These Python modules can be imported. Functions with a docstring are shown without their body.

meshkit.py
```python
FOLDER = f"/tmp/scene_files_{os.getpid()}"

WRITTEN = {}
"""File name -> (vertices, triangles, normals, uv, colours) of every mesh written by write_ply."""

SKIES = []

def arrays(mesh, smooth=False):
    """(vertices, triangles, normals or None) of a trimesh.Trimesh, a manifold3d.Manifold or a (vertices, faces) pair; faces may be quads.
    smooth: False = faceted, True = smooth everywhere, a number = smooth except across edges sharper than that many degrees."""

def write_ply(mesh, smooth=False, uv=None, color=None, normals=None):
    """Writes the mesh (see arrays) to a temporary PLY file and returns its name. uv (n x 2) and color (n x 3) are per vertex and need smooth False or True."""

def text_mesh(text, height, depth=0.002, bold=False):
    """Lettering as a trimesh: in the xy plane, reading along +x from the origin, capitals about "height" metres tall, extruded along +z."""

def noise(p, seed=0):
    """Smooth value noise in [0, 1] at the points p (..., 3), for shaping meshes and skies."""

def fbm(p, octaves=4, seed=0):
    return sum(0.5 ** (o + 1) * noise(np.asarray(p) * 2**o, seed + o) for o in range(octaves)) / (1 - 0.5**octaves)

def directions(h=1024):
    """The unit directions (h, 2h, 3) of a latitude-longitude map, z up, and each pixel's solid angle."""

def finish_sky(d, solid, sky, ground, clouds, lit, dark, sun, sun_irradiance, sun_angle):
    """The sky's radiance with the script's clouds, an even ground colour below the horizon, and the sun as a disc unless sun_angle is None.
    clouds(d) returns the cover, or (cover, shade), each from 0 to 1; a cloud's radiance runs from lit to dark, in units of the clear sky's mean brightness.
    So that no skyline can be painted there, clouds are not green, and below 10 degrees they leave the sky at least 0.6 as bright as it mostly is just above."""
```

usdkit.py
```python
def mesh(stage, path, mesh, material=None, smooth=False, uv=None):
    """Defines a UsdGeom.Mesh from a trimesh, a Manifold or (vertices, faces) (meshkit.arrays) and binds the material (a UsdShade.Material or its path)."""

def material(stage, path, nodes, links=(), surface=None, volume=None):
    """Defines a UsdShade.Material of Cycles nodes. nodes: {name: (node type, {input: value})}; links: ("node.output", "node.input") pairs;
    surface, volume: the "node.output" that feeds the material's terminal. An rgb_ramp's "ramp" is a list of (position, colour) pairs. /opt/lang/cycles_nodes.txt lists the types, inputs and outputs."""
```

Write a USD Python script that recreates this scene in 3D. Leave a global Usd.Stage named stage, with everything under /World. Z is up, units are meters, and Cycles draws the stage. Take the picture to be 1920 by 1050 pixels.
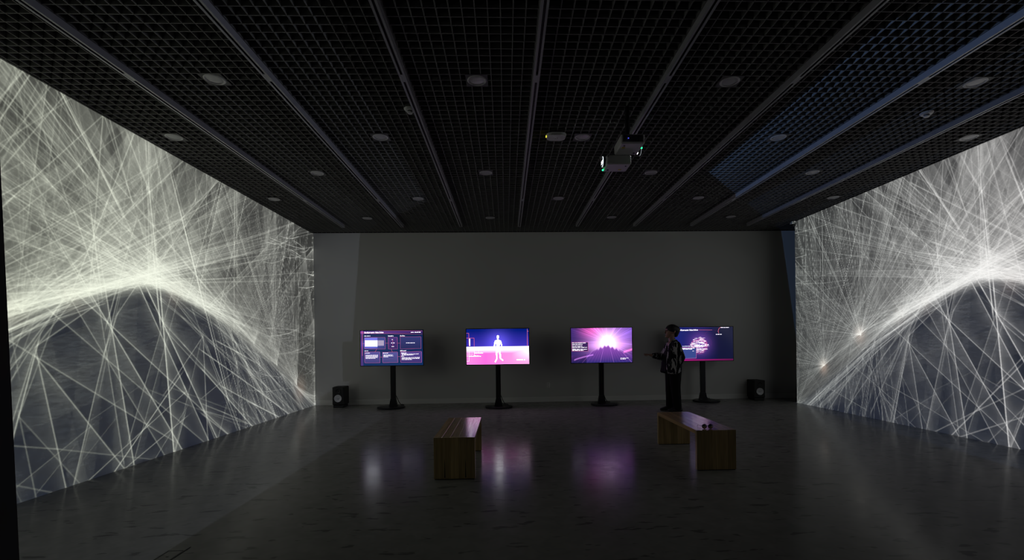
import math, random
import numpy as np, trimesh, manifold3d as m3, usdkit, meshkit
from pxr import Usd, UsdGeom, UsdLux, UsdShade, Gf, Sdf, Vt
from shapely.geometry import Polygon, box as sbox, LineString
from shapely.ops import triangulate

stage = Usd.Stage.CreateInMemory()
UsdGeom.SetStageUpAxis(stage, UsdGeom.Tokens.z)
UsdGeom.SetStageMetersPerUnit(stage, 1.0)
UsdGeom.Xform.Define(stage, '/World')
UsdGeom.Scope.Define(stage, '/World/Looks')

# ---------------------------------------------------------------- camera, light, exposure
W, HPX = 1920.0, 1050.0
F_PX, YAW, ROLL, CX, CY, CAM_H = 880.0, 0.0299, -0.0123, 974.98, 640.89, 1.393
cam = UsdGeom.Camera.Define(stage, '/World/camera')
AP = 36.0
cam.CreateHorizontalApertureAttr(AP)
cam.CreateVerticalApertureAttr(AP * HPX / W)
cam.CreateFocalLengthAttr(AP * F_PX / W)
_c, _s = math.cos(ROLL), math.sin(ROLL)
cam.CreateHorizontalApertureOffsetAttr((W / 2 - CX) * AP / W)
cam.CreateVerticalApertureOffsetAttr((CY - HPX / 2) * AP / W)
cam.CreateClippingRangeAttr(Gf.Vec2f(0.05, 100))
EXPOSURE = 0.0
cam.CreateExposureAttr(EXPOSURE)
fwd = np.array([math.sin(YAW), math.cos(YAW), 0.0]); right0 = np.array([math.cos(YAW), -math.sin(YAW), 0.0]); up0 = np.array([0, 0, 1.0])
right = _c * right0 + _s * up0
up = _c * up0 - _s * right0
Mx = np.eye(4); Mx[0, :3] = right; Mx[1, :3] = up; Mx[2, :3] = -fwd; Mx[3, :3] = (0, 0, CAM_H)
cam.AddTransformOp().Set(Gf.Matrix4d(*Mx.ravel().tolist()))

# the place's only light: two ceiling projectors (point sources behind a coloured slide) and four lit screens
BEAM_L = 118.0          # strength of the projector that faces the left wall
BEAM_R = 115.0          # strength of the projector that faces the right wall
TV_GAIN = 2.2           # luminance of white on the screens
BLACK_L = (0.0056, 0.0062, 0.0080)    # what the left projector lets through where its picture is black
BLACK_R = (0.0042, 0.0078, 0.0165)    # the same for the right one

H, D, XL, XR = 3.928, 10.84, -4.387, 6.295      # ceiling grid, back wall, left wall, right partition
XR2, YF = 7.5, -2.2                              # outer right wall, wall behind the camera
YR_END = 10.0                                    # where the right partition ends
LENS_L = np.array([1.11, 5.27, 3.415]); LENS_R = np.array([1.51, 5.15, 3.495])
SLIDE = 0.025

# ---------------------------------------------------------------- helpers
used = {}
def numbered(parent, name):
    k = used.get((parent, name), 0); used[(parent, name)] = k + 1
    return name if k == 0 else f'{name}_{k:03d}'
def note(prim, **kv):
    for k, v in kv.items():
        if v: prim.SetCustomDataByKey(k, v)
    return prim
def mat(name, nodes, links, surface='p.BSDF'):
    return usdkit.material(stage, f'/World/Looks/{name}', nodes, links, surface)
def plain(name, col, rough=.5, metal=0., spec=.5, bump=None, vary=0.0):
    n = {'p': ('principled_bsdf', {'base_color': col, 'roughness': rough, 'metallic': metal, 'specular_ior_level': spec})}; l = []
    if bump or vary:
        n['tc'] = ('texture_coordinate', {}); n['n'] = ('noise_texture', {'scale': bump[0] if bump else 30., 'detail': 4.})
        l.append(('tc.object', 'n.vector'))
    if bump:
        n['b'] = ('bump', {'strength': bump[1], 'distance': bump[2]}); l += [('n.fac', 'b.height'), ('b.normal', 'p.normal')]
    if vary:
        n['r'] = ('rgb_ramp', {'ramp': [(0.3, tuple(c * (1 - vary) for c in col)), (0.7, tuple(min(1, c * (1 + vary)) for c in col))]})
        l += [('n.fac', 'r.fac'), ('r.color', 'p.base_color')]
    return mat(name, n, l)
def obj(name, mesh, m, parent='/World', smooth=False, **kv):
    p = parent if isinstance(parent, str) else str(parent.GetPath())
    if isinstance(mesh, list): mesh = trimesh.util.concatenate(mesh)
    return note(usdkit.mesh(stage, f'{p}/{numbered(p, name)}', mesh, m, smooth=smooth).GetPrim(), **kv)
def thing(name, label, cat, loc=(0, 0, 0), rz=0., group=None, src=None):
    x = UsdGeom.Xform.Define(stage, '/World/' + numbered('/World', name))
    x.AddTranslateOp().Set(Gf.Vec3d(*map(float, loc))); x.AddRotateZOp().Set(float(rz))
    if src is not None:
        x.GetPrim().GetReferences().AddInternalReference(src.GetPath()); x.GetPrim().SetInstanceable(True)
    return note(x.GetPrim(), label=label, category=cat, group=group)
def colored(name, v, f, col, m, parent, **kv):
    p = obj(name, (v, f), m, parent, **kv)
    UsdGeom.PrimvarsAPI(UsdGeom.Mesh(p)).CreatePrimvar('Cd', Sdf.ValueTypeNames.Color3fArray, 'vertex').Set(Vt.Vec3fArray.FromNumpy(np.asarray(col, np.float32)))
    return p
def bx(x0, x1, y0, y1, z0, z1, r=0.0):
    if r <= 0:
        b = trimesh.creation.box([x1 - x0, y1 - y0, z1 - z0]); b.apply_translation([(x0 + x1) / 2, (y0 + y1) / 2, (z0 + z1) / 2]); return b
    pts = []
    for sx in (0, 1):
        for sy in (0, 1):
            for sz in (0, 1):
                c = np.array([(x0, x1)[sx], (y0, y1)[sy], (z0, z1)[sz]]); d = np.array([1 - 2 * sx, 1 - 2 * sy, 1 - 2 * sz]) * r
                for a in range(3):
                    q = d.copy(); q[a] = 0; pts.append(c + q)
    return trimesh.convex.convex_hull(np.array(pts))
def cyl(r, z0, z1, n=32, r2=None, axis='z', at=(0, 0, 0)):
    r2 = r if r2 is None else r2
    m = lathe([(0, z0), (r, z0), (r2, z1), (0, z1)], n)
    if axis == 'x': m.apply_transform(trimesh.transformations.rotation_matrix(math.pi / 2, [0, 1, 0]))
    if axis == 'y': m.apply_transform(trimesh.transformations.rotation_matrix(-math.pi / 2, [1, 0, 0]))
    m.apply_translation(at); return m
def lathe(prof, n=32):
    prof = np.array(prof, float); t = np.linspace(0, 2 * math.pi, n, endpoint=False); v = []; f = []
    for r, z in prof: v += [(r * math.cos(a), r * math.sin(a), z) for a in t]
    for i in range(len(prof) - 1):
        for j in range(n):
            a, b = i * n + j, i * n + (j + 1) % n
            f += [(a, b, b + n), (a, b + n, a + n)]
    m = trimesh.Trimesh(v, f, process=False); m.merge_vertices(); m.update_faces(m.nondegenerate_faces()); return m
def tube(pts, r, n=8):
    pts = np.array(pts, float); parts = []
    for a, b in zip(pts[:-1], pts[1:]):
        d = b - a; L = np.linalg.norm(d)
        c = trimesh.creation.cylinder(radius=r, height=L, sections=n); c.apply_transform(trimesh.geometry.align_vectors([0, 0, 1], d / L)); c.apply_translation((a + b) / 2); parts.append(c)
    return trimesh.util.concatenate(parts)
def lin(r, g, b):
    return tuple(((c / 255) / 12.92 if c / 255 < .04045 else ((c / 255 + .055) / 1.055) ** 2.4) for c in (r, g, b))
def gridmesh(U, V, place):
    nu, nv = len(U), len(V); uu, vv = np.meshgrid(U, V, indexing='ij')
    i = (np.arange(nu - 1)[:, None] * nv + np.arange(nv - 1)[None, :]).ravel()
    f = np.vstack([np.stack([i, i + nv, i + nv + 1], 1), np.stack([i, i + nv + 1, i + 1], 1)])
    return place(uu.ravel(), vv.ravel()), f, uu.ravel(), vv.ravel()
STRUCT = dict(kind='structure')

# ---------------------------------------------------------------- materials
M = {}
M['white_wall'] = plain('white_wall', (.5, .5, .495), .75, spec=.2, bump=(60., .12, .01))
M['grey_wall'] = plain('grey_wall', (.63, .63, .62), .8, spec=.2, bump=(60., .1, .01))
M['skirting'] = plain('skirting', (.78, .78, .77), .5, spec=.3)
M['void'] = plain('void', (.006, .006, .006), .9, spec=.1)
M['blade'] = plain('blade', (.165, .165, .16), .6, spec=.2)
M['rail'] = plain('rail', (.36, .36, .39), .3, .0)
M['rail_slot'] = plain('rail_slot', (.01, .01, .011), .6)
M['light_plate'] = plain('light_plate', (.07, .07, .07), .6)
M['light_ring'] = plain('light_ring', (.5, .5, .5), .4)
M['light_glass'] = plain('light_glass', (.42, .42, .43), .35)
M['white_plastic'] = plain('white_plastic', (.55, .55, .55), .4)
M['projector_white'] = plain('projector_white', (.5, .5, .5), .45)
M['black_plastic'] = plain('black_plastic', (.012, .012, .014), .45)
M['black_metal'] = plain('black_metal', (.012, .012, .016), .4, .3)
M['speaker_black'] = plain('speaker_black', (.008, .008, .008), .6, bump=(120., .2, .002))
M['cone'] = plain('cone', (.62, .62, .64), .45)
M['cone_cap'] = plain('cone_cap', (.5, .5, .52), .4)
M['sticker'] = plain('sticker', (.5, .42, .03), .5)
M['smoke_glass'] = plain('smoke_glass', (.01, .01, .012), .08)
M['chrome'] = plain('chrome', (.75, .75, .78), .12, 1.)
M['dark_metal'] = plain('dark_metal', (.05, .05, .055), .3, .8)
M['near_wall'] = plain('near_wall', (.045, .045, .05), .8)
M['ink'] = plain('ink', (.004, .004, .004), .7)
M['floor'] = mat('floor', {
    'g': ('geometry', {}), 'p': ('principled_bsdf', {'specular_ior_level': .026}),
    'n1': ('noise_texture', {'scale': .55, 'detail': 5., 'roughness': .6}), 'n2': ('noise_texture', {'scale': 7., 'detail': 6., 'roughness': .65, 'distortion': .4}),
    'r1': ('rgb_ramp', {'ramp': [(.3, (.215, .210, .200)), (.7, (.270, .266, .252))]}),
    'mp': ('mapping', {'scale': (4.2, 12., 1.)}), 'v': ('noise_texture', {'scale': 1., 'detail': 2.5, 'roughness': .55, 'distortion': .3}),
    'rs': ('rgb_ramp', {'ramp': [(.0, (1, 1, 1)), (.618, (1, 1, 1)), (.652, (.58, .58, .58)), (1., (.3, .3, .3))]}),
    'r2': ('rgb_ramp', {'ramp': [(.3, (.9, .9, .9)), (.7, (1.1, 1.1, 1.1))]}),
    'm1': ('mix_color', {'blend_type': 'multiply', 'fac': 1.0, 'use_clamp': False}), 'm2': ('mix_color', {'blend_type': 'multiply', 'fac': 1.0}),
    'rr': ('rgb_ramp', {'ramp': [(.3, (.13, .13, .13)), (.7, (.22, .22, .22))]}), 'b': ('bump', {'strength': .05, 'distance': .008})},
    [('g.position', 'n1.vector'), ('g.position', 'n2.vector'), ('g.position', 'mp.vector'), ('mp.vector', 'v.vector'), ('v.fac', 'rs.fac'), ('n1.fac', 'r1.fac'), ('n2.fac', 'r2.fac'),
     ('r1.color', 'm1.a'), ('r2.color', 'm1.b'), ('m1.result', 'm2.a'), ('rs.color', 'm2.b'), ('m2.result', 'p.base_color'),
     ('n2.fac', 'rr.fac'), ('rr.color', 'p.roughness'), ('n2.fac', 'b.height'), ('b.normal', 'p.normal')])
def wood(name, col, axis):
    sc = {'x': (1.2, 26., 26.), 'y': (26., 1.2, 26.), 'z': (26., 26., 1.2)}[axis]
    return mat(name, {'tc': ('texture_coordinate', {}), 'mp': ('mapping', {'scale': sc}), 'n': ('noise_texture', {'scale': 1.6, 'detail': 5., 'distortion': .6}),
        'oi': ('object_info', {}), 'r': ('rgb_ramp', {'ramp': [(.3, tuple(c * .72 for c in col)), (.55, col), (.75, tuple(c * 1.2 for c in col))]}),
        'mr': ('map_range', {'from_min': 0., 'from_max': 1., 'to_min': .78, 'to_max': 1.15}), 'hv': ('hsv', {}),
        'p': ('principled_bsdf', {'roughness': .17, 'specular_ior_level': .55}), 'b': ('bump', {'strength': .04, 'distance': .003})},
        [('tc.object', 'mp.vector'), ('mp.vector', 'n.vector'), ('n.fac', 'r.fac'), ('r.color', 'hv.color'), ('oi.random', 'mr.value'), ('mr.result', 'hv.value'), ('hv.color', 'p.base_color'), ('n.fac', 'b.height'), ('b.normal', 'p.normal')])
M['wood_y'] = wood('wood_y', (.46, .28, .12), 'y'); M['wood_z'] = wood('wood_z', (.47, .34, .16), 'z')
def emits(name, col, s):
    return mat(name, {'e': ('emission', {'color': col, 'strength': s})}, [], 'e.emission')
M['led_green'] = emits('led_green', (.02, 1., .25), 2.5); M['led_yellow'] = emits('led_yellow', (1., .9, .05), 1.6); M['led_blue'] = emits('led_blue', (.1, .12, 1.), 1.0)
M['lens_light'] = emits('lens_light', (.85, .93, 1.), 1.1); M['lens_dim'] = emits('lens_dim', (.85, .93, 1.), .2)
M['screen'] = mat('screen', {'a': ('attribute', {'attribute': 'Cd'}), 'e': ('emission', {'strength': TV_GAIN}), 'g': ('glossy_bsdf', {'color': (.04, .04, .04), 'roughness': .15}), 's': ('add_closure', {})},
    [('a.color', 'e.color'), ('e.emission', 's.closure1'), ('g.BSDF', 's.closure2')], 's.closure')
M['glyph_white'] = emits('glyph_white', (.95, .88, 1.), TV_GAIN * .75); M['glyph_pink'] = emits('glyph_pink', lin(225, 105, 165), TV_GAIN * .55)
M['glyph_red'] = emits('glyph_red', lin(240, 110, 130), TV_GAIN * .5); M['glyph_dim'] = emits('glyph_dim', lin(140, 60, 140), TV_GAIN * .3); M['figure_white'] = emits('figure_white', (.95, .95, 1.), TV_GAIN * 3.0)
M['slide'] = mat('slide', {'a': ('attribute', {'attribute': 'Cd'}), 't': ('transparent_bsdf', {})}, [('a.color', 't.color')], 't.BSDF')

# ---------------------------------------------------------------- room shell
TOP = H + .75
obj('floor', bx(XL - .2, XR2 + .2, YF - .2, D + .2, -.12, 0), M['floor'], **STRUCT)
obj('wall_back', bx(XL - .2, XR2 + .2, D, D + .2, 0, TOP), M['grey_wall'], **STRUCT)
obj('wall_left', bx(XL - .2, XL, YF, D, 0, TOP), M['white_wall'], **STRUCT)
obj('wall_right', bx(XR, XR + .2, YF, YR_END, 0, H + .06), M['white_wall'], **STRUCT)
obj('wall_far_right', bx(XR2, XR2 + .2, YF, D, 0, TOP), M['grey_wall'], **STRUCT)
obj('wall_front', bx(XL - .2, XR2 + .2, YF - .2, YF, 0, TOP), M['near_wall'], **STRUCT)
obj('baseboard_back', [bx(XL, XR2, D - .015, D, 0, .1), bx(XL, XR2, D - .011, D, .1, .112)], M['skirting'], **STRUCT)
# dark end of the entrance wall, close to the camera on the left; its edge leans a little
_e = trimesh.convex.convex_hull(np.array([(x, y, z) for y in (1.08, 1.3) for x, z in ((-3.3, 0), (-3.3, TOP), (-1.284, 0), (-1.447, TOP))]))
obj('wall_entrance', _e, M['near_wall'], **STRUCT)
ceiling = obj('ceiling', bx(XL - .2, XR2 + .2, YF - .2, D + .2, TOP, TOP + .1), M['void'], **STRUCT)
RAIL_X = [0.318 + (i - 4) * 1.25 for i in range(1, 9)]
CELL = 1.25 / 12.7
RY1 = 10.1
ys = []; y = 4.504 + CELL * .5
while y > YF + .05: y -= CELL
y += CELL
while y < D - .02: ys.append(y); y += CELL
for y in ys:      # cross blades, the full width of the room
    xr = XR if y < YR_END else XR2
    obj('grid_blade', bx(XL + .004, xr - .004, y - .0042, y + .0042, H, H + .06), M['blade'], ceiling)
xs = []
edges = [RAIL_X[0] - 1.25] + RAIL_X + [RAIL_X[-1] + 1.25]
for a, b in zip(edges[:-1], edges[1:]):
    m = (a + b) / 2
    for k in range(-6, 7):
        x = m + k * CELL
        if XL + .03 < x < XR - .03: xs.append(x)
x = RAIL_X[-1] + 1.25 + .1
while x < XR2: xs.append(x); x += CELL
for x in xs:      # long blades, the full depth of the room
    y0 = YF + .01 if x < XR else YR_END + .02
    obj('grid_blade', bx(x - .0042, x + .0042, y0, D - .005, H + .0006, H + .0594), M['blade'], ceiling)
obj('edge_trim', [bx(XL, XL + .02, YF, D, H - .004, H + .06), bx(XL, XR2, D - .02, D, H - .002, H + .06), bx(XR - .02, XR, YF, YR_END, H - .004, H + .055)], M['black_metal'], ceiling)

ORD = ['first', 'second', 'third', 'fourth', 'fifth', 'sixth', 'seventh', 'eighth']
for i, x in enumerate(RAIL_X):
    t = thing('ceiling_rail', f'grey metal ceiling rail with dark slot, {ORD[i]} of eight from the left wall', 'rail', (x, 0, H - .06), 0, 'metal rails running along the grid ceiling')
    y0 = YF + .05
    obj('rail_channel', [bx(-.03, -.011, y0, RY1, 0, .004), bx(.011, .03, y0, RY1, 0, .004), bx(-.03, -.026, y0, RY1, .004, .115), bx(.026, .03, y0, RY1, .004, .115), bx(-.03, .03, RY1, RY1 + .004, 0, .1)], M['rail'], t)
    obj('rail_slot', bx(-.025, .025, y0, RY1 - .002, .018, .03), M['rail_slot'], t)
    for jy in (4.42, 8.2): obj('joint_plate', bx(-.0108, .0108, jy - .06, jy + .06, .001, .016), M['rail'], t)

ROWS = [(4.55, [-2.74, -.25, 2.23, 4.72]), (5.81, [-3.99, -1.51, .98, 3.46, 5.93]), (7.03, [-2.76, -.27, 2.22, 4.71]), (8.29, [-4.0, -1.51, .96, 3.47, 5.93]), (9.57, [-2.77, -.29, 2.2, 4.68])]
RN = ['nearest', 'second nearest', 'middle', 'second farthest', 'farthest']
first = None
for r, (y, xx) in enumerate(ROWS):
    for k, x in enumerate(xx):
        lab = f'unlit round ceiling light in the {RN[r]} row, {ORD[k]} from the left'
        if first is None:
            first = t = thing('ceiling_light', lab, 'ceiling light', (x, y, H), 0, 'unlit round lights in the grid ceiling')
            hole = manifold = m3.Manifold.cube([.21, .21, .012], True).translate([0, 0, 0.002]) - m3.Manifold.cylinder(.1, .085, .085, 40, True)
            obj('mounting_plate', hole, M['light_plate'], t)
            obj('trim_ring', lathe([(.072, -.004), (.084, -.009), (.094, -.004), (.094, 0), (.085, .01), (.072, .01)], 40), M['light_ring'], t, 30)
            obj('diffuser', lathe([(0, -.005), (.05, -.0045), (.0735, -.001), (.0735, .006), (0, .006)], 40), M['light_glass'], t, 30)
        else:
            thing('ceiling_light', lab, 'ceiling light', (x, y, H), 0, 'unlit round lights in the grid ceiling', first)

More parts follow.
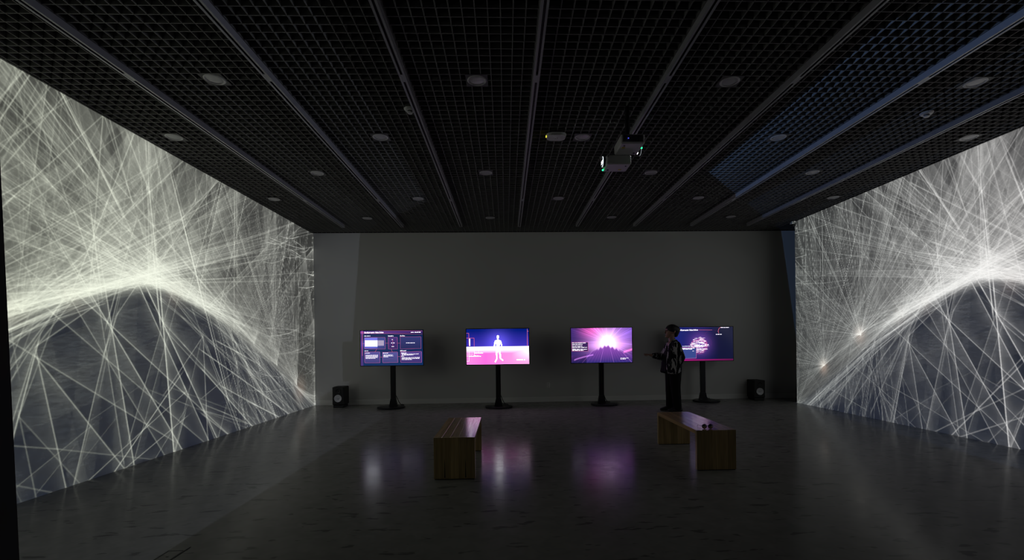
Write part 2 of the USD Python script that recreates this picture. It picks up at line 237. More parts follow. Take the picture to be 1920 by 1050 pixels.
# ---------------------------------------------------------------- the projected picture: light strands through a dark arch
STRANDS = [
    (6.11, 2.01, 6.31, 0, 1, 1), (5.88, 3.94, 5.94, 3.29, 0.55, 0), (5.94, 3.29, 6.04, 2.5, 1, 0), (5.93, 2.03, 6.59, 1, 0.9, 1), 
    (5.81, 2.04, 6.53, 0.84, 0.75, -1), (6.14, 1.71, 6.53, 1.41, 0.55, 1), (5.84, 1.98, 6.53, 1.42, 0.2, 0), (6.27, 2, 5.58, 0.33, 0.45, 1), 
    (6.4, 1.98, 5.66, 0.09, 0.4, 1), (5.48, 2.07, 4.89, 0.05, 0.55, 1), (5.5, 2.07, 5.2, 0.94, 0.35, 0), (5.66, 2.05, 5.44, 1.77, 0.5, 1), 
    (5.44, 1.77, 5.26, 1.34, 0.5, 0), (5.28, 2.05, 5.65, 0.01, 0.75, -1), (5.17, 2.04, 5.5, 0.09, 0.5, -1), (5, 2.11, 6.47, 0, 0.75, -1), 
    (4.98, 1.92, 6.52, 0.76, 0.65, 1), (4.86, 1.91, 6.15, -0, 0.5, 1), (4.69, 1.73, 6.51, 0.33, 0.5, 1), (4.02, 1.64, 6.29, 0.17, 0.5, 1), 
    (4.53, 1.3, 5.51, 0.01, 0.6, -1), (4.53, 1.32, 4.8, 0, 0.6, -1), (5.12, 1.82, 4.54, 1.43, 0.5, -1), (4.9, 1.88, 4.52, 1.41, 0.45, 0), 
    (4.79, 1.89, 4.37, 0.82, 0.4, -1), (4.54, 1.45, 4.14, 0.01, 0.7, -1), (4.49, 1.33, 4.06, 0, 0.5, -1), (4.78, 1.85, 3.98, 0.81, 0.5, -1), 
    (4.69, 1.73, 4.09, 0.8, 0.45, -1), (4.54, 1.62, 3.95, 1.13, 0.45, -1), (4.43, 1.36, 3.95, 0.96, 0.35, -1), (5.46, 2.07, 3.96, 1.58, 0.8, -1), 
    (5.21, 2.04, 3.96, 1.51, 0.6, -1), (5, 1.93, 3.95, 1.39, 0.6, -1), (4.63, 1.71, 3.96, 1.43, 0.45, 0), (3.96, 0.64, 4.7, 0.42, 0.35, 0), 
    (4.7, 0.42, 5.97, 0, 0.35, 1), (5.03, 0, 5.84, 0.42, 0.45, 0), (5.84, 0.42, 6.52, 0.76, 0.45, 0), (5.36, -0, 6.43, 0.99, 0.65, 0), 
    (5.54, 0.02, 6.52, 0.42, 0.5, 0), (5.97, 0, 6.52, 0.52, 0.4, 1), (6.33, 0.01, 6.52, 0.46, 0.6, 1), (4.19, 0.09, 5.07, 0.56, 0.3, -1), 
    (5.1, 0.64, 5.73, 0.92, 0.2, 0), (4.53, 0.07, 4.85, 0.36, 0.25, 1), (4.36, 0.8, 4.5, 0.03, 0.35, 0), (4.38, 0.76, 4.95, 0.01, 0.35, 1), 
    (3.94, 0.38, 4.25, 0.01, 0.35, 0), (3.94, 0.38, 4.66, 0.01, 0.3, 0), (5.92, 0.86, 6.52, 0.62, 0.3, 0), (6.27, 0.86, 6.52, 0.77, 0.3, 0), 
    (4.91, 0.08, 5.07, 0.56, 0.3, -1), (5.03, 0.28, 5.4, 0.6, 0.2, 0), (6.12, 2.01, 6.54, 1.78, 0.35, 0), (6.42, 1.98, 6.54, 1.89, 0.35, 0), 
    (6.35, 2.01, 6.91, 1.54, 0.5, 1), (6.19, 2.14, 6.74, 1.85, 0.4, 0), (6.74, 1.85, 6.91, 1.54, 0.4, 0), (6.12, 1.98, 6.51, 1.78, 0.4, 0), 
    (6.51, 1.78, 6.88, 1.54, 0.4, 0), (6.88, 1.49, 6.17, 0.81, 0.5, 0), (6.88, 1.46, 6.59, 0.72, 0.4, 1), (6.2, 1.59, 6.92, 1.04, 0.5, 1), 
    (6.92, 1.05, 8.22, -0, 0.8, 1), (6.92, 1.32, 8.43, 0.59, 0.7, 0), (8.43, 0.59, 9.6, -0, 0.7, 1), (7.28, 1.46, 7.79, 1.29, 0.7, 0), 
    (7.79, 1.29, 8.3, 1.11, 0.6, 0), (7.02, 1.39, 7.85, 0, 0.6, 0), (6.93, 1.49, 7.73, 0.08, 0.5, 0), (7.76, 1.35, 7.83, 0.06, 0.4, 0), 
    (7.63, 0.96, 6.91, 0.66, 0.4, 0), (7.78, 1.16, 7.25, 0, 0.35, 0), (7.4, 0.76, 8.28, 0.38, 0.7, 1), (8.28, 0.38, 9.19, -0, 0.7, 1), 
    (8.08, 0.45, 9.07, 0.06, 0.5, 0), (8.08, 0.43, 8.49, -0, 0.5, 1), (8.28, 0.37, 8.71, 0.01, 0.6, 1), (7.78, 1.28, 8.13, 0.93, 0.5, 0), 
    (8.13, 0.93, 8.72, 0.44, 0.55, 1), (8.72, 0.44, 9.55, 0.01, 0.55, 1), (8.16, 0.97, 9.07, 0.04, 0.45, 1), (8.26, 0.96, 8.69, 0.85, 0.4, 0), 
    (8.69, 0.85, 9.21, 0.78, 0.4, 0), (8.12, 0.64, 8.72, 0.55, 0.35, 0), (8.72, 0.55, 9.75, 0.52, 0.35, 0), (8.04, 1.35, 8.81, 1.1, 0.4, 0), 
    (6.93, 1.52, 7.01, 0, 0.6, 0), (6.91, 0.47, 7.18, -0, 0.5, 1), (6.91, 0.41, 7.52, -0, 0.6, 1), (6.91, 0.56, 7.42, 0.36, 0.45, 0), 
    (7.42, 0.36, 8.27, -0, 0.5, 0), (6.91, 0.47, 8.01, 0.1, 0.4, 0), (8.69, 0.89, 8.71, 0.21, 0.35, 0), (8.05, 0.65, 8.07, 0.1, 0.3, 0), 
    (7.62, 0.71, 7.25, 0, 0.3, 0), (7.73, 1.35, 8.29, 0.9, 0.5, 0), (7.07, 1.46, 7.78, 1.04, 0.5, 0), (7.47, 1.46, 8.43, 0.89, 0.5, 0), 
    (8.1, 1.35, 9.13, 0.64, 0.5, 0), (7.81, 1.14, 9.83, 0.01, 0.5, 0), (8.26, 0.94, 9.37, 0.2, 0.5, 1), (6.24, 3.92, 6.4, 3.57, 0.6, 0), 
    (6.4, 3.57, 6.56, 3.16, 0.6, 0), (4.78, 3.94, 5.63, 2.79, 0.7, 0), (4.83, 3.92, 5.52, 2.96, 0.7, 0), (5.31, 3.91, 5.94, 2.52, 0.6, 1), 
    (5.56, 3.93, 6.13, 3, 0.5, 1), (4.17, 3.92, 5.51, 2.86, 0.5, 0), (5.94, 3.31, 5.16, 2.56, 0.5, 0), (5.94, 3.31, 5.75, 3.09, 0.4, 0), 
    (5.94, 3.31, 6.55, 2.84, 0.4, 0), (5.84, 3.49, 5.94, 3.31, 0.5, 0), (5.93, 3.3, 4.7, 2.65, 0.45, 0), (6.56, 3.13, 5.29, 2.62, 0.45, 0), 
    (5.63, 3.92, 6.55, 2.84, 0.4, 0), (3.73, 3.93, 5.65, 2.75, 0.45, 0), (3.12, 3.92, 5.92, 2.73, 0.45, 0), (6.11, 3.89, 5.8, 3.33, 0.3, 0), 
    (4.83, 3.9, 5.16, 2.56, 0.35, 0), (6.33, 3.6, 6.58, 2.96, 0.9, 0), (6.58, 2.96, 6.78, 2.46, 0.95, 0), (6.78, 2.46, 6.95, 1.98, 0.9, 0), 
    (5.94, 3.04, 6, 2.48, 0.7, 0), (6, 2.48, 6.09, 1.71, 1, 0), (6.81, 3.81, 6.8, 3.47, 0.6, 0), (6.97, 3.87, 6.8, 3.47, 0.5, 0), 
    (6.8, 3.47, 6.11, 2.62, 0.45, 0), (6.8, 3.47, 6.27, 2.69, 0.45, 0), (6.8, 3.47, 6.92, 2.85, 0.5, 0), (8.33, 3.93, 7.7, 3.41, 0.5, 0), 
    (7.7, 3.41, 6.43, 2.41, 0.45, 0), (7.15, 3.93, 7.61, 2.87, 0.5, 0), (7.63, 3.89, 7.81, 2.62, 0.5, 0), (7.35, 3.34, 7.89, 2.49, 0.55, 1), 
    (8.19, 3.89, 8.17, 3.1, 0.35, 0), (6.1, 2.27, 8.66, 3.15, 0.5, 0), (6.11, 2.87, 7.35, 3.46, 0.4, 0), (6.1, 2.34, 10.97, 3.65, 0.5, 0), 
    (6.11, 2.51, 9.22, 3.52, 0.4, 0), (5.9, 3.34, 5.61, 2.97, 0.5, 0), (5.9, 3.34, 5.92, 3.03, 0.7, 0), (5.89, 3.9, 5.9, 3.34, 0.55, 0), 
    (6.13, 3.89, 5.9, 3.34, 0.5, 0), (4.26, 3.93, 5.02, 3.24, 0.5, 1), (4.81, 3.91, 5.13, 3.48, 0.8, 0), (5.13, 3.48, 5.48, 2.98, 0.7, 0), 
    (4.76, 3.9, 5.06, 3.52, 0.6, 0), (4.44, 3.91, 4.95, 3.44, 0.7, 0), (4.63, 3.43, 4.88, 2.78, 0.6, 0), (5.37, 3.92, 5.68, 3.06, 0.7, 0), 
    (5.6, 3.9, 5.9, 3.34, 0.6, 0), (4.23, 3.67, 5.02, 3.24, 0.55, 0), (4.23, 3.33, 4.67, 2.75, 0.55, 0), (5.23, 3.8, 4.78, 2.86, 0.4, 0), 
    (4.78, 2.86, 5.49, 3.45, 0.35, 0), (4.24, 3.16, 4.67, 3.71, 0.3, 0), (4.55, 3.47, 4.63, 3.26, 0.3, 0), (5.02, 3.24, 5.35, 2.96, 0.5, 0), 
    (4.23, 3.43, 4.35, 3.76, 0.35, 0), (4.22, 3.18, 5.12, 2.93, 0.45, 0), (4.96, 4.02, 5.07, 3.33, 0.35, 0), (5.02, 3.24, 5.12, 2.81, 0.5, 0), 
    (4.93, 2.76, 5.19, 2.09, 0.7, 0), (5.12, 2.81, 5.23, 2.02, 0.8, 0), (4.58, 2.67, 5.11, 1.91, 0.6, 0), (4.7, 2.7, 5.88, 2.39, 0.7, 0), 
    (5.88, 2.39, 6.29, 2.24, 0.7, 0), (5.05, 2.79, 6.03, 2.35, 0.7, 0), (5.72, 2.89, 5.58, 2.48, 0.6, 0), (5.58, 2.48, 5.3, 1.66, 0.6, 0), 
    (4.22, 2.43, 4.87, 2.24, 0.45, 0), (4.62, 2.68, 4.21, 2.3, 0.35, 0), (5.52, 2.92, 4.74, 2.35, 0.4, 0), (5.89, 3.02, 5.15, 2.33, 0.45, 0), 
    (4.26, 1.69, 5.11, 1.97, 0.6, 0), (4.27, 1.58, 4.82, 1.94, 0.5, 0), (4.26, 1.44, 4.75, 1.81, 0.4, 0), (4.28, 1.25, 4.65, 2.2, 0.4, 0), 
    (4.33, 1.18, 4.77, 2.36, 0.3, 0), (4.21, 2.17, 4.35, 1.23, 0.35, 0), (3.67, 1.22, 3.42, 0.13, 0.5, 0), (3.64, 1.25, 2.89, 0.07, 0.5, -1), 
    (3.58, 0.85, 3.79, 0.16, 0.45, 0), (3.34, 1.03, 2.27, 0.02, 0.5, 0), (2.93, 1.01, 2.57, 0.03, 0.35, 0), (3.18, 0.85, 4.2, 0.36, 0.35, 0), 
    (2.28, 0.43, 3.42, 0.15, 0.35, 0), (4.22, 1.38, 2.91, 0.15, 0.45, 0), (4.21, 1.08, 3.59, 0.15, 0.5, 0), (3.83, 0.5, 4.17, 0.22, 0.4, 0), 
    (3.37, 1.03, 3.64, 0.78, 0.4, 0), (2.65, 0.78, 2.27, 0.02, 0.3, 0), (4.23, 1.79, 3.2, 1.46, 0.55, 0), (3.2, 1.46, 2.66, 1.09, 0.5, 0), 
    (4.22, 1.53, 3.38, 1.2, 0.55, 0), (3.38, 1.2, 1.56, 0.06, 0.5, 0), (3.73, 1.33, 1.97, 0.26, 0.5, 0), (3.96, 1.43, 3.19, 1.02, 0.5, 0), 
    (3.19, 1.02, 1.48, 0.02, 0.5, 0), ]
ARCH = np.array([(-.6, -1.3), (.4, -.55), (1.15, .0), (1.67, .25), (2.36, .62), (3.06, 1.0), (3.67, 1.34), (4.37, 1.66), (4.69, 1.79), (4.98, 1.9), (5.25, 1.98), (5.55, 2.06), (5.8, 2.12), (6.1, 2.12), (6.35, 2.08), (6.6, 2.02), (7.18, 1.84), (7.88, 1.54), (8.74, 1.12), (9.57, .7), (10.44, .26), (11.2, -.2), (12.4, -1.1)])
def arch_z(c): return np.interp(c, ARCH[:, 0], ARCH[:, 1])
def picture(c, z):
    """Colour of the projected picture at the wall points (c along the wall, sorted; z above the floor), in linear light."""
    rng = np.random.default_rng(7)
    c = c.astype(np.float32); z = z.astype(np.float32)
    buf = [np.zeros(len(c), np.float32)]
    d_arch = z - arch_z(c).astype(np.float32); x = c - 5.95
    above = 1 / (1 + np.exp(-np.clip(d_arch / .035, -20, 20)))
    def seg(p, q, amp, glow=0, w=.007, gw=.1, ga=.3, fade=None, tail=.03):
        dx, dz = q[0] - p[0], q[1] - p[1]; L = math.hypot(dx, dz)
        if L < 1e-6: return
        dx /= L; dz /= L; pad = (gw * 3.5 if glow else 3 * w) + tail * abs(dx) * 3
        i0, i1 = np.searchsorted(c, (min(p[0], q[0]) - pad, max(p[0], q[0]) + pad))
        if i1 <= i0: return
        cc, zz = c[i0:i1], z[i0:i1]
        e = (cc - p[0]) * dz - (zz - p[1]) * dx
        j = np.nonzero(np.abs(e) < (gw * 3.5 if glow else 3 * w))[0]
        e = e[j]; s = (cc[j] - p[0]) * dx + (zz[j] - p[1]) * dz
        v = np.exp(-(e / w) ** 2)
        if glow: v = np.maximum(v, ga * np.exp(-np.abs(e) / gw) * ((e * glow) > 0))
        out = np.maximum(np.maximum(-s, s - L), 0)
        v = v * np.exp(-out / tail) * (out < 3 * tail)
        if fade is not None: v = v * fade(s)
        buf[0][i0:i1][j] += amp * v
    # strands that can be told apart; those that start on the arch fade out above it
    for (c0, z0, c1, z1, a, g) in STRANDS:
        if z0 < z1: c0, z0, c1, z1 = c1, z1, c0, z0
        elif z0 > z1 or g == 0: g = -g
        amp = .12 * a + .42 * a ** 2.2
        seg((c0, z0), (c1, z1), amp, g, .0058 + .003 * a, .07, .19, tail=.06)
        ux, uz = c0 - c1, z0 - z1; L = math.hypot(ux, uz); ux /= L; uz /= L
        if abs(z0 - arch_z(c0)) < .25 and uz > .3: seg((c0, z0), (c0 + 1.9 * ux, z0 + 1.9 * uz), amp * .75, 0, .007, fade=lambda s: np.exp(-np.maximum(s, 0) / .9))
        if abs(c1 - 6.55) < .12 and z1 > .05:
            t = min(z1 / max(uz, .05), 2.6); seg((c1, z1), (c1 - t * ux, z1 - t * uz), amp * .85, g, .0075, .07, .19)
    # bundle below the two arms of the arch
    for k in range(90):
        t = rng.random(); p = (7.2 + 3.3 * t, arch_z(7.2 + 3.3 * t)); q = (p[0] + rng.uniform(.25, 2.1), -.05)
        seg(p, q, .05 + .17 * rng.random() ** 2, (rng.random() < .4) * 1, .006, .05, .3)
    for k in range(40):
        t = rng.random(); p = (1.2 + 3.0 * t, arch_z(1.2 + 3.0 * t)); q = (p[0] - rng.uniform(-.9, .9), -.05)
        seg(p, q, .04 + .14 * rng.random() ** 2, (rng.random() < .4) * -1, .006, .05, .3)
    # strands that follow the arch just under its rim and run on down to the floor
    for k in range(26):
        side = k % 3 == 2; o0, o1, am = rng.uniform(.0, .12), rng.uniform(.05, .6), .03 + .13 * rng.random() ** 2
        cs = np.linspace(rng.uniform(4.6, 5.6), .95, 9) if not side else np.linspace(rng.uniform(6.5, 7.4), 10.9, 9)
        pts = [(cv, arch_z(cv) - o0 - (o1 - o0) * i / 8) for i, cv in enumerate(cs)]
        for p, q in zip(pts[:-1], pts[1:]): seg(p, q, am, 0, .0065, tail=.006)
    traced = buf[0]; buf[0] = np.zeros(len(c), np.float32)
    # fine strands, each touching the arch: together they make the bright zone over it
    for k in range(520):
        t = np.clip(rng.normal(5.95, 2.6), .7, 11.0)
        h = .05; slope = (arch_z(t + h) - arch_z(t - h)) / (2 * h) + rng.normal(0, .13)
        off = abs(rng.normal(0, .12)); a = .03 + .6 * rng.random() ** 5
        p = (t, arch_z(t) + off); u = 1 / math.hypot(1, slope); R = rng.uniform(2.0, 7.5)
        seg((p[0] - u * R, p[1] - u * slope * R), (p[0] + u * R, p[1] + u * slope * R), a, (rng.random() < .3) * rng.choice([-1, 1]), .0055 + .003 * rng.random(), .06, .35, fade=lambda s: np.exp(-np.abs(s - R) / (.6 * R)))
    # steeper strands leaving the arch upwards
    for k in range(430):
        t = np.clip(rng.normal(5.95, 3.4), .3, 11.6); ang = rng.uniform(.35, 2.8)
        u = (math.cos(ang), math.sin(ang)); R = rng.uniform(1.5, 5.5); z0 = arch_z(t)
        seg((t, z0), (t + u[0] * R, z0 + u[1] * R), .03 + .62 * rng.random() ** 5, (rng.random() < .45) * rng.choice([-1, 1]), .0055 + .003 * rng.random(), .06, .38, fade=lambda s: 1 - .4 * np.clip(s / R, 0, 1))
    # broad soft shafts
    for k in range(60):
        t = np.clip(rng.normal(5.95, 2.6), .5, 11.4); ang = rng.uniform(.6, 2.55); u = (math.cos(ang), math.sin(ang)); z0 = arch_z(t)
        seg((t, z0), (t + u[0] * 4, z0 + u[1] * 4), .05 + .13 * rng.random(), rng.choice([-1, 1]), .012, .16, .9)
    # bundles that spread from bright knots on the two arms of the arch
    for (kc, kz, n, a0, a1, amp) in [(2.12, .87, 130, .42, 3.75, 1.7), (3.3, 1.46, 110, .5, 3.45, 1.3), (4.4, 1.74, 70, .5, 3.1, .28), (1.0, -.12, 100, .30, 1.62, 1.3),
                                     (9.95, .55, 110, 1.45, 2.75, 1.1), (9.1, 1.02, 90, 1.2, 2.8, .6), (8.3, 1.42, 70, .9, 2.7, .3), (10.9, .2, 70, 1.5, 2.9, .32)]:
        for k in range(n):
            ang = a0 + (a1 - a0) * (k + rng.uniform(-.3, .3)) / n; R = rng.uniform(1.2, 4.6); a = amp * (.12 + .9 * rng.random() ** 2)
            u = (math.cos(ang), math.sin(ang)); st = rng.uniform(.0, .12)
            seg((kc + u[0] * st, kz + u[1] * st), (kc + u[0] * R, kz + u[1] * R), a, 0, .006, fade=lambda s: np.exp(-s / (.6 * R)))
    # short waving strands near the far ends of both arms
    for k in range(70):
        t = rng.uniform(8.6, 11.2) if k < 40 else rng.uniform(.6, 3.6); zz = rng.uniform(arch_z(t) + .2, 3.7); dx = rng.uniform(.4, 1.5) if k < 40 else -rng.uniform(1., 2.4); dy = rng.uniform(-.1, .25); am = (.15 + .35 * rng.random()) * (1 if k < 40 else .6)
        for m in range(3): seg((t + dx * m / 3, zz + dy * (m / 3) ** 2), (t + dx * (m + 1) / 3, zz + dy * ((m + 1) / 3) ** 2), am, 0, .008, tail=.02)
    fine = buf[0]
    # even out the strands' mean over the wall, then give them the picture's broad light: bright over the crown, dim at the ends
    def local_mean(f):
        bc, bz = np.clip(((c - .4) / .45).astype(int), 0, 24), np.clip((np.maximum(d_arch, 0) / .3).astype(int), 0, 13); idx = bc * 14 + bz
        m = np.bincount(idx, f * above, 350) / np.maximum(np.bincount(idx, above, 350), 1e-3); n = np.bincount(idx, above, 350).reshape(25, 14) > 3
        m = m.reshape(25, 14); w = n.astype(float)
        for _ in range(3):
            mp, wp = np.pad(m * w, 1, 'edge'), np.pad(w, 1, 'edge'); num = sum(mp[i:i + 25, j:j + 14] for i in range(3) for j in range(3)); den = sum(wp[i:i + 25, j:j + 14] for i in range(3) for j in range(3))
            m = num / np.maximum(den, 1e-6); w = (den > 0).astype(float)
        fc, fz = np.clip((c - .4) / .45 - .5, 0, 23.99), np.clip(np.maximum(d_arch, 0) / .3 - .5, 0, 12.99); i, j = fc.astype(int), fz.astype(int); u, v = fc - i, fz - j
        return (m[i, j] * (1 - u) + m[i + 1, j] * u) * (1 - v) + (m[i, j + 1] * (1 - u) + m[i + 1, j + 1] * u) * v
    mean = np.maximum(local_mean(fine), .02)
    dp = np.maximum(d_arch, 0)
    env = .068 + .30 * np.exp(-(x / 1.5) ** 2 - dp / .55) + .33 * np.exp(-(x / 2.8) ** 2 - dp / 1.05) + .06 * np.exp(-(x / 4.) ** 2)
    env = env * (.62 + .38 * np.exp(-(x / 1.5) ** 2) + .5 * (1 - np.exp(-(x / 1.5) ** 2)) * np.clip(dp / .3, 0, 1))
    cloud = meshkit.fbm(np.stack([c * .9 + .35 * z, z * 2.1 - .7 * c, 0 * c], 1), 4, 3).astype(np.float32)
    grain = meshkit.noise(np.stack([c * 9, z * 95, 0 * c], 1), 5).astype(np.float32) * .5 + meshkit.noise(np.stack([c * 30, z * 190, 0 * c], 1), 6).astype(np.float32) * .5
    over = env * (.19 * (.1 + 1.8 * cloud) + .81 * np.minimum(fine / mean, 8.))
    under = np.zeros_like(c)
    for k in range(60):
        t = rng.uniform(.8, 11.); p = (t, arch_z(t) + .1); dx = rng.uniform(-1.6, 1.6)
        L = math.hypot(dx, p[1] + .1); n = ((p[1] + .1) / L, dx / L)
        e = (c - p[0]) * n[0] + (z - p[1]) * n[1]
        under += .013 * rng.random() ** 2 * ((e > 0) & (e < rng.uniform(.12, .5)))
    under *= .45 + grain
    total = over * above + (under + .05 * np.minimum(fine, .8)) * (1 - above) + traced * (1 - .35 * above)
    total = np.where(total > .5, .5 + .45 * (1 - np.exp(-(total - .5) / .45)), total) * (.88 + .24 * grain)
    base = (1 - above) * (.4 + .9 * grain)
    glow = sum(np.exp(-((c - kc) ** 2 + (z - kz) ** 2) / (2 * w * w)) * a for kc, kz, w, a in [(2.1, .84, .09, .5), (3.28, 1.45, .1, .35), (4.33, 1.72, .12, .05), (10.1, .45, .16, .2), (4.9, 1.88, .1, .06), (6.35, 2.05, .1, .08)])
    rgb = np.stack([total * 1.0, total, total * .985]) + np.stack([.0032 * base, .0075 * base, .0190 * base]) + np.stack([.75 * glow, .48 * glow, .36 * glow]) * .6
    return np.clip(rgb, 0, 1).T

def projector_slide(parent, lens, wall_x, Ys, Zs, to_c, quad, black, tint):
    """The coloured slide in the projector's mouth. Each of its points colours the ray to one point of the wall; returns the light's strength factor."""
    d = abs(wall_x - lens[0]); sgn = 1 if wall_x > lens[0] else -1; k = SLIDE / d
    place = lambda Y, Z: np.stack([np.full_like(Y, 0.0), (Y - lens[1]) * k, (Z - lens[2]) * k], 1)
    v, f, Y, Z = gridmesh(Ys, Zs, place)
    fall = (1 + ((Y - lens[1]) ** 2 + (Z - lens[2]) ** 2) / d ** 2) ** 1.5      # the optics even out the beam over the wall
    cw = to_c(Y); o = np.argsort(cw, kind='stable'); col = np.zeros((len(cw), 3)); col[o] = picture(cw[o], Z[o])
    far = np.clip((Y - 4.5) / 5.5, 0, 1)[:, None]; col = col * (np.array(tint[0]) * (1 - far) + np.array(tint[1]) * far) + np.array(black) * .2
    col = col * fall[:, None] / FMAX
    # where the wall ends the slide is black: only a trace of bluish light passes
    rect = sbox(Ys[0], Zs[0], Ys[-1], Zs[-1]); ring = Polygon(quad).difference(rect)
    vv, ff, cc = [v], [f], [col]; n = len(v)
    for g in getattr(ring, 'geoms', [ring]):
        tv, tf = trimesh.creation.triangulate_polygon(g, engine='earcut')
        tv, tf = trimesh.remesh.subdivide_to_size(np.c_[tv, np.zeros(len(tv))], tf, 1.0, 12)[:2]
        vv.append(place(tv[:, 0], tv[:, 1])); ff.append(np.asarray(tf) + n); n += len(tv)
        fo = (1 + ((tv[:, 0] - lens[1]) ** 2 + (tv[:, 1] - lens[2]) ** 2) / d ** 2) ** 1.5
        cc.append(np.minimum(fo, 3.5)[:, None] * np.array(black) / FMAX)
    colored('slide', np.vstack(vv), np.vstack(ff), np.clip(np.vstack(cc), 0, 1), M['slide'], parent, label='glass picture slide in the mouth of the projector')
    hole = Polygon([((a - lens[1]) * k, (b - lens[2]) * k) for a, b in quad])
    disc = Polygon([(.056 * math.cos(a), .056 * math.sin(a)) for a in np.linspace(0, 2 * math.pi, 48, endpoint=False)]).difference(hole)
    plate = trimesh.creation.extrude_polygon(disc, .001, engine='earcut')
    Pv = np.array(plate.vertices); plate.vertices = np.stack([Pv[:, 2] - .0005 + sgn * .0008, Pv[:, 0], Pv[:, 1]], 1); plate.fix_normals()
    obj('aperture_plate', plate, M['black_plastic'], parent)
    lt = UsdLux.SphereLight.Define(stage, f'{parent.GetPath()}/lamp')
    lt.CreateRadiusAttr(.0002); lt.CreateTreatAsPointAttr(True); lt.CreateNormalizeAttr(True)
    lt.CreateIntensityAttr(float(BEAM_L if sgn < 0 else BEAM_R) * d * d)
    sh = UsdLux.ShapingAPI.Apply(lt.GetPrim()); sh.CreateShapingConeAngleAttr(76.); sh.CreateShapingConeSoftnessAttr(0.)
    x = UsdGeom.Xformable(lt); x.AddTranslateOp().Set(Gf.Vec3d(-sgn * SLIDE, 0, 0)); x.AddRotateYOp().Set(-90. * sgn)
FMAX = 4.5
def wall_samples(far, near, X, z_far=1.15):
    """Points along a wall, one for each picture element the camera sees of it, with an evenly spaced stretch out of view."""
    Fy = 880 * X
    q = np.arange(Fy / near, Fy / far, -1.0 / 1.0 * 1.15)
    return np.unique(np.r_[np.arange(.6, near, .014), Fy / q, far])
ZS = np.linspace(0, H, 640)

def projector(name, label, lens, sgn, body, parts):
    t = thing('projector', label, 'projector', lens)
    x0, x1, y0, y1, z0, z1 = body
    obj('housing', bx(x0, x1, y0, y1, z0, z1, .012), M['projector_white'], t)
    bar = lathe([(.044, -.031), (.056, -.031), (.056, .004), (.052, .004), (.052, -.002), (.044, -.003), (.044, -.031)], 40)
    bar.apply_transform(trimesh.transformations.rotation_matrix(sgn * math.pi / 2, [0, 1, 0])); obj('lens_barrel', bar, M['black_plastic'], t, 30)
    rim = lathe([(.0525, .0045), (.0575, .001), (.0575, -.006), (.0565, -.006), (.0565, .0005), (.0525, .0035)], 40)
    a = np.array(rim.vertices)
    rim.apply_transform(trimesh.transformations.rotation_matrix(sgn * math.pi / 2, [0, 1, 0])); obj('lens_rim', rim, M['lens_light' if sgn < 0 else 'lens_dim'], t, label='glowing white rim of the lens')
    gx = np.linspace(x0 + .03, x1 - .03, 18)
    if not parts.get('plain'): obj('vent_grille', [bx(g - .003, g + .003, y0 - .003, y0, z0 + .02, z1 - .015) for g in gx] + [bx(x0 + .02, x1 - .02, y0 - .003, y0, z, z + .004) for z in np.linspace(z0 + .018, z1 - .018, 5)], M['black_plastic'], t)
    obj('foot', cyl(.012, z0 - .006, z0 + .002, 16, at=((x0 + .05 if sgn < 0 else x1 - .05), y1 - .06, 0)), M['black_plastic'], t)
    obj('foot', cyl(.009, z0 - .005, z0 + .002, 16, at=((x1 - .05 if sgn < 0 else x0 + .05), y0 + .06, 0)), M['black_plastic'], t)
    obj('warning_sticker', bx(*parts['sticker']), M['sticker'], t, label='small yellow sticker under the housing')
    obj('status_light', trimesh.creation.icosphere(2, .011).apply_translation(parts['led']), M['led_green'], t, True, label='small green status light')
    return t
pl = projector('projector', 'white projector whose lit lens faces the left wall, the lower one of the ceiling pair', LENS_L, -1, (.032, .31, -.09, .15, -.06, .045),
               dict(sticker=(.2, .235, .06, .1, -.0615, -.0595), led=(.028, .1, -.058), plain=True))
projector_slide(pl, LENS_L, XL, np.unique(np.r_[wall_samples(D, 4.1, 4.387), D]), ZS, lambda Y: Y, [(12.58, 4.6), (11.86, -2.3), (-1.5, -2.3), (-1.5, 4.6)], BLACK_L, ((.95, 1.0, .84), (.98, 1.0, .93)))
pr = projector('projector', 'white projector with front grille, the upper one of the ceiling pair, facing the right wall', LENS_R, 1, (-.285, -.032, -.29, .025, -.045, .055),
               dict(sticker=(-.25, -.215, -.2, -.16, -.0465, -.0445), led=(-.028, -.15, -.035)))
obj('power_light', bx(-.215, -.205, -.306, -.3, .0, .008), M['led_blue'], pr, label='tiny blue light behind the grille')
projector_slide(pr, LENS_R, XR, wall_samples(YR_END, 5.0, 6.295), ZS, lambda Y: (10.805 - Y) / .809, [(11.0, 4.85), (10.25, -.3), (.55, -1.6), (.55, 4.85)], BLACK_R, ((1.0, .965, .975), (.94, 1.0, .96)))
obj('hanger', [bx(.15, .27, -.085, -.05, .0445, .15), bx(.15, .27, -.085, .1, .0445, .052)], M['black_metal'], pl)
obj('cable', tube([(.05, -.088, .02), (.035, -.13, .05), (.04, -.17, .1), (.08, -.15, .16), (.13, -.1, .175)], .006), M['black_plastic'], pl)
t = thing('projector_mount', 'black ceiling column that carries the pair of projectors', 'bracket', (1.345, 5.06, 0))
obj('ceiling_plate', bx(-.1, .1, -.1, .1, H + .062, H + .07, .002), M['black_metal'], t)
obj('column', cyl(.024, 3.566, H + .063, 20), M['black_metal'], t, 30)
obj('foot_plate', bx(-.08, .08, -.09, .09, 3.5515, 3.567, .002), M['black_metal'], t)

